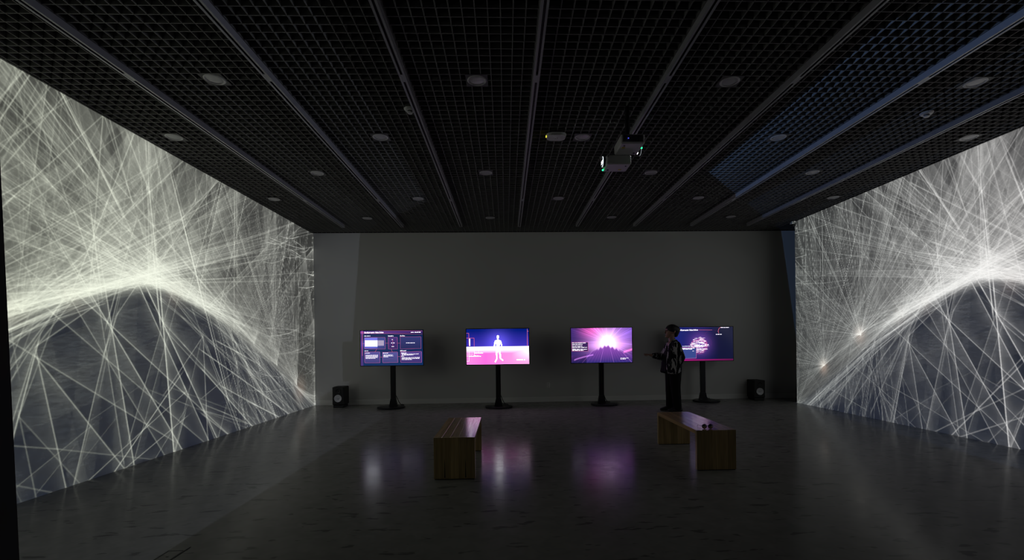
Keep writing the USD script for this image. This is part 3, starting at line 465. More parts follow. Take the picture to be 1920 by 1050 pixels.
# ---------------------------------------------------------------- four screens on floor stands
SW, SH, PZ = 1.325, .752, 1.297          # lit area, height of its centre
def uvgrid(nu, nv, col):
    v, f, u, w = gridmesh(np.linspace(0, 1, nu), np.linspace(0, 1, nv), lambda u, w: np.stack([(u - .5) * SW, np.full_like(u, -.0655), PZ + (w - .5) * SH], 1))
    return v, f, np.clip(col(u, w), 0, 8)
def display(label, loc, ax, col, res=(240, 136)):
    t = thing('screen_on_stand', label, 'display screen', loc, 0, 'display screens on floor stands')
    obj('base', lathe([(0, 0), (.285, 0), (.29, .006), (.29, .03), (.28, .036), (0, .037)], 56), M['black_metal'], t, 30)
    obj('post', bx(ax - .052, ax + .052, -.02, .05, .036, 1.5, .006), M['black_metal'], t)
    obj('post_foot', trimesh.convex.convex_hull(np.array([(ax + sx * w, y, z) for sx in (-1, 1) for w, z in ((.085, .036), (.053, .2)) for y in (-.03, .06)])), M['black_metal'], t)
    obj('wall_bracket', bx(ax - .2, ax + .2, -.03, .0, PZ - .15, PZ + .15, .004), M['black_metal'], t)
    obj('housing', [bx(ax - SW / 2 - .012, ax + SW / 2 + .012, -.064, -.03, PZ - SH / 2 - .014, PZ + SH / 2 + .012, .003)], M['black_plastic'], t)
    bz = []
    for a, b, c, d in ((-SW / 2 - .012, SW / 2 + .012, SH / 2, SH / 2 + .012), (-SW / 2 - .012, SW / 2 + .012, -SH / 2 - .014, -SH / 2), (-SW / 2 - .012, -SW / 2, -SH / 2, SH / 2), (SW / 2, SW / 2 + .012, -SH / 2, SH / 2)):
        bz.append(bx(ax + a, ax + b, -.068, -.064, PZ + c, PZ + d))
    obj('bezel', bz, M['black_plastic'], t)
    obj('cable', tube([(ax + .03, .06, .3), (ax + .1, .09, .12), (ax + .14, .1, .06), (ax + .2, .12, .05), (ax + .17, .2, .045), (ax + .12, .262, .045), (ax + .1, .3, .01)], .007), M['black_plastic'], t)
    v, f, c = uvgrid(*res, col); v[:, 0] += ax
    s = colored('screen', v, f, c, M['screen'], t)
    return t, s, ax
def at(scr, u, v, lift=.0):
    return np.array([scr[2] + (u - .5) * SW, -.0672 - lift, PZ + (v - .5) * SH])
def flat(scr, polys, lift=0., th=.0006):
    out = []
    for p in polys:
        for g in getattr(p, 'geoms', [p]):
            if g.is_empty or g.area < 1e-9: continue
            m = trimesh.creation.extrude_polygon(g, th, engine='earcut'); a = np.array(m.vertices)
            m.vertices = np.stack([scr[2] + (a[:, 0] - .5 * SW), -.0662 - lift - a[:, 2], PZ + a[:, 1] - .5 * SH], 1); m.fix_normals(); out.append(m)
    return out
def overlay(scr, name, polys, m, lift=0., **kv):
    o = flat(scr, polys, lift)
    if o: obj(name, o, m, scr[1], **kv)
def glyphs(x0, x1, y, h, seed, lines=1, gap=.0):
    """Small print too blurred to read: rows of letter-sized strokes."""
    r = random.Random(seed); out = []
    for k in range(lines):
        x = x0; end = x1 if k < lines - 1 or lines == 1 else x0 + (x1 - x0) * r.uniform(.5, .9)
        yy = y - k * (h + gap)
        while x < end:
            for _ in range(r.randint(3, 8)):
                w = h * r.uniform(.32, .55)
                if x + w > end: break
                hh = h * r.choice([.7, .7, 1., .85]); out.append(sbox(x, yy - h, x + w, yy - h + hh)); x += w + h * .12
            x += h * .45
    return out
def text(scr, s, x, y, h, m, width=None, name='title', lift=0., **kv):
    tm = meshkit.text_mesh(s, h, .0006, True); a = np.array(tm.vertices)
    if width: a[:, 0] *= width / (a[:, 0].max() - a[:, 0].min())
    tm.vertices = np.stack([scr[2] + x + a[:, 0] - .5 * SW, -.0664 - lift - a[:, 2], PZ + y + a[:, 1] - .5 * SH], 1); tm.fix_normals(); obj(name, tm, m, scr[1], **kv)
def frame(x0, y0, x1, y1, w=.004, cut=.0):
    P = Polygon([(x0 + cut, y0), (x1, y0), (x1, y1 - cut), (x1 - cut, y1), (x0, y1), (x0, y0 + cut)] if cut else [(x0, y0), (x1, y0), (x1, y1), (x0, y1)])
    return [P.difference(P.buffer(-w, join_style=2))]
L3 = lambda *c: np.array(lin(*c))
def mixc(a, b, t): return a[None, :] * (1 - t[:, None]) + b[None, :] * t[:, None]

# first screen: a diagram of boxes and small print
def c1(u, v):
    out = mixc(L3(18, 48, 96), L3(22, 38, 82), v) / TV_GAIN
    head = ((v > .905) & (v < .985)); out[head] = mixc(L3(110, 60, 150), L3(60, 36, 100), u[head]) / TV_GAIN
    leftband = (u < .04); out[leftband] += L3(70, 20, 80) / TV_GAIN
    for x0, y0, x1, y1, c in S1BOX: 
        k = (u > x0) & (u < x1) & (v > y0) & (v < y1); out[k] = (L3(*c)[None] * (.75 + .5 * (v[k] - y0) / (y1 - y0))[:, None]) / TV_GAIN
    g = np.exp(-(((u - .165) / .13) ** 2 + ((v - .62) / .1) ** 2)); out += g[:, None] * L3(90, 90, 200) * .9 / TV_GAIN
    return out
def p1(x, y): return ((x - 190) / 1210, (880 - (y + (x - 795) * .017)) / 672)
def r1(x0, y0, x1, y1):
    a, b = p1(x0, y1), p1(x1, y0); return (a[0], a[1], b[0], b[1])
S1R = [(265, 345, 668, 575), (725, 340, 905, 570), (955, 330, 1365, 565), (265, 625, 565, 835), (610, 625, 910, 830), (960, 615, 1375, 825)]
S1BOX = [(*r1(*b), c) for b, c in zip(S1R, [(60, 66, 130), (62, 44, 110), (48, 52, 105), (80, 74, 140), (78, 76, 140), (76, 60, 130)])] + [(*r1(270, 350, 516, 560), (110, 110, 205))]
s1 = display('screen with a diagram of boxes, leftmost of the four on stands', (-2.49, 10.2, 0), .045, c1)
X = lambda x: (x - 190) / 1210 * SW
Y = lambda y, x=795: (880 - (y + (x - 795) * .017)) / 672 * SH
for b in S1R: overlay(s1, 'box_outline', frame(X(b[0]), Y(b[3], b[0]), X(b[2]), Y(b[1], b[0]), .0032, .012), M['glyph_pink'])
for b in [(740, 370, 890, 403), (740, 435, 890, 468), (740, 500, 890, 540)]: overlay(s1, 'box_outline', frame(X(b[0]), Y(b[3]), X(b[2]), Y(b[1]), .0022), M['glyph_dim'])
overlay(s1, 'light_block', [sbox(X(275), Y(512), X(516), Y(400))], M['figure_white'])
overlay(s1, 'pale_block', [sbox(X(523), Y(500), X(642), Y(398))], emits('pale_lilac', lin(205, 190, 225), TV_GAIN * .32))
ln = lambda *p, w=.004: LineString([(X(a), Y(b, a)) for a, b in p]).buffer(w / 2, cap_style=2)
overlay(s1, 'connector', [ln((672, 457), (730, 457)), ln((905, 457), (955, 457)), ln((500, 575), (462, 627)), ln((780, 568), (806, 625)), ln((562, 718), (610, 718)), ln((905, 708), (962, 708)), ln((812, 405), (812, 432), w=.006), ln((812, 470), (812, 498), w=.006)], M['glyph_red'])
overlay(s1, 'rule', [ln((225, 205), (225, 700), w=.006), ln((190, 257), (270, 257), w=.004), ln((240, 275), (1395, 275), w=.003), ln((240, 212), (1395, 212), w=.003), ln((225, 468), (268, 468), w=.003)], M['glyph_red'])
text(s1, 'Boltzmann Machine', X(262), Y(270, 262), .034, M['glyph_white'], X(635) - X(262))
for i, (a, b, y, h, n) in enumerate([(1165, 1365, 234, 20, 1), (262, 385, 313, 13, 1), (725, 830, 306, 20, 1), (955, 1055, 302, 17, 1), (262, 338, 597, 13, 1), (957, 1080, 590, 17, 1), (273, 368, 640, 12, 1), (622, 722, 638, 13, 1), (975, 1080, 633, 17, 1), (285, 525, 682, 10, 5), (630, 820, 675, 13, 3), (985, 1325, 655, 13, 2), (975, 1030, 697, 12, 1), (985, 1340, 724, 13, 3), (795, 832, 378, 12, 1), (782, 850, 442, 17, 1), (790, 840, 511, 13, 1), (1070, 1250, 440, 14, 1)]):
    overlay(s1, 'small_print', glyphs(X(a), X(b), Y(y, a), h / 672 * SH, 40 + i, n, .006), M['glyph_white'])

# second screen: a white figure on a pink ground under a blue sky
def c2(u, v):
    out = mixc(L3(58, 48, 178), L3(4, 26, 116), np.clip((v - .5) / .45, 0, 1)) / TV_GAIN * 1.1
    d = np.hypot((u - .5) / .17, (v - .62) / .3); out += np.exp(-d ** 2)[:, None] * L3(120, 105, 255) * .55 / TV_GAIN
    g = v < .505; t = v[g] / .505; uu = u[g]
    pink = mixc(L3(255, 92, 222), L3(255, 185, 234), np.clip(.15 + 1.0 * np.abs(uu - .3), 0, 1)) * .8
    white = np.clip((t - .62) / .28, 0, 1); right_ = np.clip((uu - .72) / .28, 0, 1) * np.clip(t * 1.7 - .2, 0, 1) * .8; w = np.maximum(white, right_)
    out[g] = (pink * (1 - w)[:, None] + np.array([1.15, 1.05, 1.15])[None] * w[:, None]) * .6
    return out
s2 = display('screen showing a white figure on a pink ground, second of the four from the left', (-.17, 10.02, 0), -.004, c2)
q = lambda x, y: ((x - 168) / 1214 * SW, (872 - (y + (x - 775) * .012)) / 690 * SH)
def limb(*pts):
    return [_hull(p, r_) for p, r_ in zip(pts[:-1], pts[1:])]
def _hull(p, r_):
    from shapely.geometry import Point
    a = Point(q(p[0], p[1])).buffer(p[2] / 1214 * SW); b = Point(q(r_[0], r_[1])).buffer(r_[2] / 1214 * SW); return a.union(b).convex_hull
from shapely.ops import unary_union
fig = limb((778, 333, 25), (778, 352, 21)) + limb((778, 360, 9), (778, 405, 11)) + limb((738, 418, 15), (778, 408, 13), (818, 418, 15)) + limb((778, 430, 42), (778, 520, 34), (778, 560, 46)) + limb((727, 424, 14), (710, 500, 12), (706, 592, 9)) + limb((829, 424, 14), (850, 500, 12), (858, 592, 9)) \
    + limb((752, 575, 25), (752, 660, 17), (755, 760, 12), (724, 820, 12)) + limb((804, 575, 25), (815, 660, 17), (822, 755, 12), (870, 794, 11))
overlay(s2, 'figure', [unary_union(fig)], M['figure_white'])
lq = lambda *p, w=.006: LineString([q(a, b) for a, b in p]).buffer(w / 2, cap_style=2, join_style=2)
overlay(s2, 'frame_line', [lq((168, 268), (216, 268), (216, 525)), lq((168, 362), (318, 362), (318, 525)), lq((1350, 180), (1350, 512), w=.009), lq((1350, 226), (1378, 226))], M['glyph_red'])
overlay(s2, 'frame_line', [lq((216, 530), (216, 812), (168, 812)), lq((168, 710), (318, 710), (318, 540)), lq((168, 675), (300, 675), w=.004), lq((405, 600), (405, 655), w=.004)], M['glyph_white'], .0002)
overlay(s2, 'small_print', [sbox(q(224, 512)[0], q(224, 512)[1], q(242, 512)[0], q(242, 372)[1])] + glyphs(q(320, 0)[0], q(495, 0)[0], q(0, 655)[1] + .01, .016, 5) + glyphs(q(225, 0)[0], q(450, 0)[0], q(0, 715)[1] + .01, .018, 6) + glyphs(q(1140, 0)[0], q(1310, 0)[0], q(0, 780)[1], .028, 7), M['figure_white'], .0003)

# third screen: rays of pink and violet light over dark ridges
def c3(u, v):
    x, y = u - .60, (v - .60) * SH / SW
    r = np.hypot(x, y); th = np.arctan2(y, x)
    rng = np.random.default_rng(3); ray = np.zeros_like(u)
    for k in range(70):
        a = rng.uniform(-math.pi, math.pi); w = rng.uniform(.004, .03); dd = np.abs((th - a + math.pi) % (2 * math.pi) - math.pi); ray += rng.uniform(.2, 1.) * np.exp(-(dd / w) ** 2)
    ray = np.minimum(ray, 1.6)
    base = mixc(L3(52, 40, 110), L3(190, 120, 215), np.exp(-(r / .33) ** 2))
    pink = np.exp(-(((u - .36) / .17) ** 2 + ((v - .95) / .2) ** 2)); base += pink[:, None] * L3(235, 70, 150) * .8
    viol = np.exp(-(((u - .93) / .2) ** 2 + ((v - .85) / .3) ** 2)); base += viol[:, None] * L3(120, 85, 200) * .7
    core = np.exp(-(r / .13) ** 2); sky = base * (.62 + .85 * ray[:, None] * np.exp(-r / .6)[:, None]) + core[:, None] * np.array([.8, .72, .8]) + np.exp(-(r / .22) ** 2)[:, None] * np.array([.34, .2, .36]) + np.exp(-(((u - .62) / .33) ** 2 + ((v - .5) / .12) ** 2))[:, None] * L3(220, 150, 235) * .7
    top = .20 + .30 * np.maximum(0, 1 - np.abs(u - .585) / .40) + .025 * np.sin(u * 95) * (np.abs(u - .6) < .18)
    m = 1 / (1 + np.exp((v - top) / .012))
    ridge = np.zeros_like(u)
    for k in range(26):
        a = -math.pi / 2 + (k - 12.5) * .098; dd = np.abs(np.arctan2(v - .80, (u - .585) * 1.78) - a); ridge += (.25 + .9 * ((k * 7) % 5 == 0)) * np.exp(-(dd / .009) ** 2)
    land = mixc(L3(36, 34, 96), L3(120, 62, 150), np.clip(v / .5, 0, 1)) * 1.0 + (ridge * np.clip(.25 + v, 0, 1))[:, None] * L3(200, 130, 220) * .55
    land *= np.clip(1.15 - .6 * (u < .25) , .2, 2)[:, None]
    out = sky * (1 - m)[:, None] + land * m[:, None]
    arc = np.exp(-((v - (.07 + .36 * np.clip(u - .04, 0, 1) ** .72 * 1.0)) / .018) ** 2) * (u > .05) * (u < .36); out += arc[:, None] * L3(190, 120, 210) * .6
    arc2 = np.exp(-((v - (.30 + .5 * (u - .86) ** 1)) / .03) ** 2) * (u > .86); out += arc2[:, None] * L3(250, 110, 190) * .7
    return out / TV_GAIN * 1.45
s3 = display('screen with pink and violet light rays, third of the four from the left', (2.12, 10.16, 0), -.052, c3)
X3 = lambda x: (x - 158) / 1192 * SW
Y3 = lambda y, x=755: (838 - (y + (x - 755) * .014)) / 676 * SH
overlay(s3, 'text_panel', [sbox(X3(168), Y3(612), X3(490), Y3(436))], emits('panel_dark', lin(62, 40, 92), 1.))
overlay(s3, 'box_outline', frame(X3(168), Y3(612), X3(490), Y3(436), .003), M['glyph_red'], .0007)
for i, (a, b, y, h, n) in enumerate([(178, 455, 450, 16, 1), (178, 385, 478, 14, 1), (178, 380, 512, 14, 1), (178, 470, 536, 17, 1), (178, 470, 574, 16, 2), (1118, 1280, 742, 14, 2)]):
    overlay(s3, 'small_print', glyphs(X3(a), X3(b), Y3(y, a), h / 676 * SH, 80 + i, n, .004), M['glyph_white'], .0008)

# fourth screen: a white knot of words on navy
def c4(u, v):
    out = mixc(L3(14, 26, 110), L3(12, 16, 52), np.clip((u - .1) * 1.5, 0, 1)) / TV_GAIN
    d = np.hypot((u - .44) / .16, (v - .5) / .3); out += np.exp(-d ** 2)[:, None] * L3(150, 90, 200) * .5 / TV_GAIN
    k = (v < .045); out[k] = mixc(L3(165, 20, 120), L3(90, 14, 70), u[k]) / TV_GAIN
    return out
s4 = display('dark blue screen with a white knot of words, partly behind the standing person', (4.49, 10.43, 0), -.07, c4)
X4 = lambda x: (x - 278) / 1228 * SW
Y4 = lambda y, x=893: (775 - (y + (x - 893) * .012)) / 672 * SH
text(s4, 'Boltzmann Machine', X4(355), Y4(180, 355), .034, M['glyph_white'], X4(768) - X4(355))
rk = random.Random(9); knot = []
for k in range(150):
    a = rk.uniform(0, 2 * math.pi); rr = math.sqrt(rk.random()) * .96; x = X4(800) + math.cos(a) * rr * X4(278 + 175); y = Y4(455) + math.sin(a) * rr * .185; w = rk.uniform(.03, .1)
    knot += glyphs(x - w / 2, x + w / 2, y, .0085, 300 + k)
overlay(s4, 'word_knot', knot, M['glyph_white'])
arcs = []
for k in range(26):
    a0 = rk.uniform(0, 6.28); cx_, cy_ = X4(800) + rk.uniform(-.05, .05), Y4(455) + rk.uniform(-.04, .04); rx, ry = rk.uniform(.08, .2), rk.uniform(.07, .19)
    arcs.append(LineString([(cx_ + rx * math.cos(a), cy_ + ry * math.sin(a)) for a in np.linspace(a0, a0 + rk.uniform(1.5, 4), 30)]).buffer(.0009))
overlay(s4, 'thread', arcs, M['glyph_pink'], .0002)
l4 = lambda pts, w: LineString([(X4(a), Y4(b, a)) for a, b in pts]).buffer(w / 2, cap_style=2)
overlay(s4, 'thread', [l4([(905, 290), (925, 235), (970, 185), (1030, 165), (1090, 160), (1150, 175), (1200, 205)], .002), l4([(1015, 335), (1045, 370), (1055, 410), (1045, 460), (1010, 495)], .002)], M['glyph_dim'])
overlay(s4, 'connector', [l4([(1210, 230), (1198, 190), (1205, 150), (1225, 120), (1250, 108)], .007), l4([(780, 158), (1070, 158)], .006)], M['glyph_red'])
overlay(s4, 'info_panel', [sbox(X4(300), Y4(725), X4(730), Y4(505))], emits('panel_slate', lin(58, 74, 140), 1.0), .0008)
overlay(s4, 'box_outline', frame(X4(300), Y4(728), X4(733), Y4(505), .004), M['glyph_pink'], .0015)
for i, (a, b, y, h, n) in enumerate([(1248, 1430, 103, 15, 1), (1145, 1282, 240, 16, 1), (440, 660, 482, 12, 1), (440, 705, 518, 16, 2), (650, 685, 577, 8, 1)]):
    overlay(s4, 'small_print', glyphs(X4(a), X4(b), Y4(y, a), h / 672 * SH, 120 + i, n, .004), M['glyph_white'], .0016)

# ---------------------------------------------------------------- loudspeakers
def speaker(label, loc):
    t = thing('loudspeaker', label, 'loudspeaker', loc, 0, 'loudspeakers on the floor by the back wall')
    obj('foam_pad', bx(-.115, .115, .0, .3, 0, .06, .01), M['black_plastic'], t)
    obj('cabinet', bx(-.125, .125, -.01, .33, .06, .455, .012), M['speaker_black'], t)
    k = lathe([(.0, .012), (.028, .013), (.03, .012), (.066, .022), (.074, .028), (.08, .026), (.08, .008)], 40); 
    k.apply_transform(trimesh.transformations.rotation_matrix(math.pi / 2, [1, 0, 0])); k.apply_translation((0, -.001, .205)); obj('woofer_cone', k, M['cone'], t, 30)
    c = lathe([(0, .021), (.014, .019), (.024, .012), (.026, .006), (0, .006)], 24); c.apply_transform(trimesh.transformations.rotation_matrix(math.pi / 2, [1, 0, 0])); c.apply_translation((0, -.006, .205)); obj('dust_cap', c, M['cone_cap'], t, 30)
    w = lathe([(0, .006), (.014, .004), (.016, .0), (.05, .012), (.056, .012), (.056, 0)], 32); w.apply_transform(trimesh.transformations.rotation_matrix(math.pi / 2, [1, 0, 0])); w.apply_translation((0, -.008, .365)); obj('tweeter', w, M['speaker_black'], t, 30)
    return t
speaker('black loudspeaker with white cone on the floor near the left wall', (-3.675, 10.36, 0))
speaker('black loudspeaker with white cone on the floor beside the right projection wall', (5.72, 10.45, 0))

# ---------------------------------------------------------------- benches
def bench(label, x0, x1, y0, y1, h):
    th = .042; n = 5; w = (x1 - x0) / n
    t = thing('bench', label, 'bench', ((x0 + x1) / 2, (y0 + y1) / 2, 0)); cx, cy = (x0 + x1) / 2, (y0 + y1) / 2
    for side, (a, b) in (('near', (y0 - cy, y0 - cy + th)), ('far', (y1 - cy - th, y1 - cy))):
        leg = UsdGeom.Xform.Define(stage, f'{t.GetPath()}/{numbered(str(t.GetPath()), "leg_panel")}').GetPrim()
        for k in range(n):
            obj('board', bx(x0 - cx + k * w + .0004, x0 - cx + (k + 1) * w - .0004, a, b, .008, h - .0005, .0012), M['wood_z'], leg)
    top = UsdGeom.Xform.Define(stage, f'{t.GetPath()}/seat').GetPrim()
    for k in range(n):
        obj('board', bx(x0 - cx + k * w + .0003, x0 - cx + (k + 1) * w - .0003, y0 - cy + th + .0003, y1 - cy - th - .0003, h - th, h, .0009), M['wood_y'], top)
    for a in (y0 - cy + .004, y1 - cy - th + .004):
        obj('floor_glide', bx(x0 - cx + .01, x1 - cx - .01, a, a + th - .008, 0, .0085), M['black_plastic'], t)
    return t
bl = bench('plain wooden bench standing empty, left of the two', -.748, -.328, 4.79, 6.06, .428)
for x in (-.637, -.427): obj('end_crack', trimesh.convex.convex_hull(np.array([(x + .538 + a, -.6358 - d, z) for a, z in ((-.005, .02), (.005, .02), (.002, .16), (-.0015, .22)) for d in (0., .0006)])), M['ink'], bl, label='dark tapering crack in the end board')
bench('wooden bench with sunglasses on its near end, right of the two', 2.013, 2.438, 4.93, 6.23, .428)
g = thing('sunglasses', 'round mirrored sunglasses lying on the near end of the right bench', 'sunglasses', (2.165, 5.01, .4285), -4)
for i, x in enumerate((-.033, .033)):
    ring = lathe([(.0225, -.0018), (.026, 0), (.0225, .0018), (.0215, 0), (.0225, -.0018)], 32); ring.apply_transform(trimesh.transformations.rotation_matrix(math.pi / 2, [1, 0, 0])); ring.apply_translation((x, 0, .0262)); obj('frame_ring', ring, M['dark_metal'], g, 30)
    ls = lathe([(0, .004), (.012, .003), (.0218, 0), (.012, .001), (0, .002)], 32); ls.apply_transform(trimesh.transformations.rotation_matrix(math.pi / 2, [1, 0, 0])); ls.apply_translation((x, 0, .0262)); obj('mirror_lens', ls, M['chrome'], g, 30)
    sx = math.copysign(1, x); obj('temple', tube([(x + sx * .0255, .002, .03), (x + sx * .034, .01, .03), (x + sx * .036, .1, .026), (x + sx * .033, .125, .004)], .0016), M['dark_metal'], g)
obj('nose_bridge', tube([(-.009, 0, .028), (-.004, -.001, .033), (.004, -.001, .033), (.009, 0, .028)], .0015), M['dark_metal'], g)

# ---------------------------------------------------------------- small fittings
def detector(label, loc):
    t = thing('smoke_detector', label, 'smoke detector', loc, 0, 'smoke detectors under the grid ceiling')
    obj('base_plate', cyl(.05, -.006, .0, 32), M['white_plastic'], t, 30)
    obj('shell', lathe([(0, -.03), (.03, -.03), (.052, -.026), (.064, -.012), (.064, -.006), (.055, -.0055), (0, -.0055)], 40), M['white_plastic'], t, 30)
    obj('sensor_slots', lathe([(0, -.04), (.024, -.04), (.027, -.03), (0, -.03)], 28), M['black_plastic'], t, 30)
    obj('sensor_cap', lathe([(0, -.056), (.026, -.054), (.031, -.046), (.029, -.04), (0, -.04)], 28), M['white_plastic'], t, 30)
detector('small white smoke detector close beside the third ceiling rail', (-1.005, 5.1, H))
detector('small white smoke detector between the two rightmost ceiling rails', (4.78, 5.16, H))
t = thing('access_point', 'white oval wireless access point with a yellow light under the ceiling', 'access point', (.64, 5.69, H))
sh = m3.Manifold.hull(m3.Manifold.batch_boolean([m3.Manifold.cylinder(.03, .065, .078, 40).translate([dx, dy, -.062]) for dx in (-.045, .045) for dy in (-.02, .02)], m3.OpType.Add))
obj('shell', sh, M['white_plastic'], t, 30)
obj('mounting_plate', bx(-.06, .06, -.06, .06, -.033, 0, .004), M['black_plastic'], t)
obj('status_light', bx(-.127, -.1195, -.02, .012, -.054, -.04), M['led_yellow'], t, label='small yellow status light')
for x, y in ((-.03, .0), (-.008, .008), (.012, -.006), (.018, .006)): obj('rivet_hole', cyl(.004, -.0632, -.0618, 10, at=(x, y, 0)), M['ink'], t)
t = thing('security_camera', 'small white dome security camera at the far top corner of the right wall', 'security camera', (6.215, 9.95, H - .005))
obj('bracket', bx(-.02, .08, -.03, .03, -.035, -.002, .006), M['white_plastic'], t)
obj('ring', lathe([(0, -.03), (.045, -.03), (.05, -.036), (.05, -.062), (.046, -.068), (0, -.068)], 36), M['white_plastic'], t, 30)
obj('dome', lathe([(0, -.114), (.018, -.111), (.033, -.1), (.042, -.083), (.045, -.067), (0, -.067)], 36), M['smoke_glass'], t, 30)
t = thing('wall_outlet', 'small white outlet plate low on the back wall', 'outlet', (.967, D, .384))
obj('plate', bx(-.036, .036, -.007, 0, -.058, .058, .003), M['skirting'], t)
for z in (-.026, .026): obj('socket', bx(-.017, .017, -.0085, -.0065, z - .018, z + .018), M['grey_wall'], t)
t = thing('floor_box', 'dark outlined floor box cover in the concrete at the lower left', 'floor box', (-2.256, 3.15, 0))
obj('cover', bx(-.047, .047, -.1, .108, 0, .0015), M['floor'], t)
obj('cover_outline', [bx(-.054, .046, .104, .112, 0, .0022), bx(-.056, -.047, -.08, .112, 0, .0022)], M['ink'], t)
obj('cover_outline', bx(.052, .061, -.16, .165, 0, .0022), M['ink'], t)
obj('finger_hole', bx(-.006, .012, .012, .022, .0014, .002), M['ink'], t)

# ---------------------------------------------------------------- the standing person, side view, one arm held out
def limbs(chains, edge=.022, it=10):
    parts = []
    for ch in chains:
        for (a, ra), (b, rb) in zip(ch[:-1], ch[1:]):
            s = lambda p, r: m3.Manifold.sphere(r, 20).translate(list(map(float, p)))
            parts.append(m3.Manifold.batch_hull([s(a, ra), s(b, rb)]))
    m = m3.Manifold.batch_boolean(parts, m3.OpType.Add).refine_to_length(edge)
    mm = m.to_mesh(); t = trimesh.Trimesh(mm.vert_properties[:, :3], mm.tri_verts, process=True)
    trimesh.smoothing.filter_taubin(t, .5, .53, it); return t
M['skin'] = plain('skin', (.36, .2, .14), .5); M['hair'] = plain('hair', (.008, .007, .008), .5, bump=(200., .4, .004)); M['trousers'] = plain('trousers', (.008, .008, .009), .85, spec=.2, bump=(40., .2, .01)); M['shoe'] = plain('shoe', (.012, .012, .012), .5); M['sole'] = plain('sole', (.2, .2, .2), .6)
M['shirt_print'] = mat('shirt_print', {'tc': ('texture_coordinate', {}), 'mp': ('mapping', {'rotation': (0, .65, 0), 'scale': (16., 12., 5.5)}), 'n': ('noise_texture', {'scale': 1., 'detail': 3.5, 'roughness': .62, 'distortion': .5}),
    'r': ('rgb_ramp', {'ramp': [(0., (.010, .010, .013)), (.535, (.010, .010, .013)), (.56, (.42, .42, .42)), (1., (.46, .46, .46))]}), 'p': ('principled_bsdf', {'roughness': .85, 'specular_ior_level': .2})},
    [('tc.object', 'mp.vector'), ('mp.vector', 'n.vector'), ('n.fac', 'r.fac'), ('r.color', 'p.base_color')])
M['shirt_black'] = plain('shirt_black', (.010, .010, .012), .85, spec=.2)
pp = thing('person', 'person in a black and white patterned shirt and black trousers, one arm held out', 'person', (3.235, 9.02, 0), 0)
V = lambda x, y, z: np.array([x, y, z])
skin = limbs([
    [(V(-.005, 0, 1.33), .065), (V(-.02, 0, 1.42), .056), (V(-.03, 0, 1.5), .07)],                        # neck into skull
    [(V(-.03, 0, 1.575), .097), (V(-.005, 0, 1.585), .1)], [(V(-.05, 0, 1.545), .08), (V(-.085, 0, 1.475), .045)], [(V(-.085, 0, 1.475), .043), (V(-.02, 0, 1.49), .055)],
    [(V(.0, -.1, 1.28), .07), (V(.0, .1, 1.28), .07)], [(V(.0, 0, 1.3), .1), (V(.015, 0, 1.05), .115), (V(.01, 0, .9), .12)],
    [(V(.0, .17, 1.29), .055), (V(-.13, .2, 1.06), .043), (V(-.36, .13, 1.095), .03)],                     # arm held out
    [(V(.01, -.17, 1.29), .055), (V(.075, -.215, 1.06), .043), (V(.02, -.15, .915), .03)],                     # near arm hanging
    [(V(.0, .08, .88), .085), (V(-.02, .09, .47), .055), (V(-.035, .09, .09), .04)], [(V(.0, -.08, .88), .085), (V(.015, -.09, .47), .055), (V(.05, -.09, .09), .04)],
], .02, 8)
hand = limbs([
    [(V(-.36, .13, 1.095), .026), (V(-.395, .128, 1.1), .026)], [(V(-.395, .155, 1.104), .014), (V(-.445, .152, 1.112), .0125)], [(V(-.395, .105, 1.1), .014), (V(-.445, .108, 1.108), .0125)], [(V(-.395, .13, 1.102), .017), (V(-.445, .13, 1.11), .014)],
    [(V(-.445, .156, 1.112), .0095), (V(-.485, .157, 1.122), .0085), (V(-.515, .157, 1.126), .0075)],         # pointing finger and its neighbours, a little curled
    [(V(-.447, .14, 1.112), .0095), (V(-.488, .139, 1.115), .0085), (V(-.518, .137, 1.102), .0075)],
    [(V(-.447, .122, 1.11), .009), (V(-.484, .12, 1.108), .0082), (V(-.505, .118, 1.088), .0072)],
    [(V(-.442, .106, 1.107), .008), (V(-.47, .102, 1.1), .0072), (V(-.485, .1, 1.083), .0065)],
    [(V(-.4, .165, 1.1), .0125), (V(-.425, .19, 1.11), .0105), (V(-.455, .196, 1.122), .009)],
], .006, 5)
hand2 = limbs([
    [(V(.0, -.2, .83), .026), (V(-.002, -.2, .79), .026)], [(V(-.022, -.2, .785), .014), (V(-.022, -.2, .74), .0125)], [(V(.022, -.2, .785), .014), (V(.018, -.2, .74), .0125)], [(V(0, -.2, .785), .017), (V(0, -.2, .74), .014)],
    [(V(-.025, -.2, .74), .0095), (V(-.03, -.196, .7), .0085), (V(-.027, -.188, .672), .0075)], [(V(-.01, -.2, .737), .0095), (V(-.013, -.195, .693), .0085), (V(-.009, -.184, .664), .0075)],
    [(V(.006, -.2, .737), .009), (V(.006, -.195, .697), .0082), (V(.009, -.184, .67), .0072)], [(V(.02, -.2, .742), .008), (V(.022, -.195, .708), .0072), (V(.023, -.186, .686), .0065)],
    [(V(-.03, -.195, .79), .0125), (V(-.05, -.187, .762), .0105), (V(-.055, -.18, .732), .009)]], .006, 5)
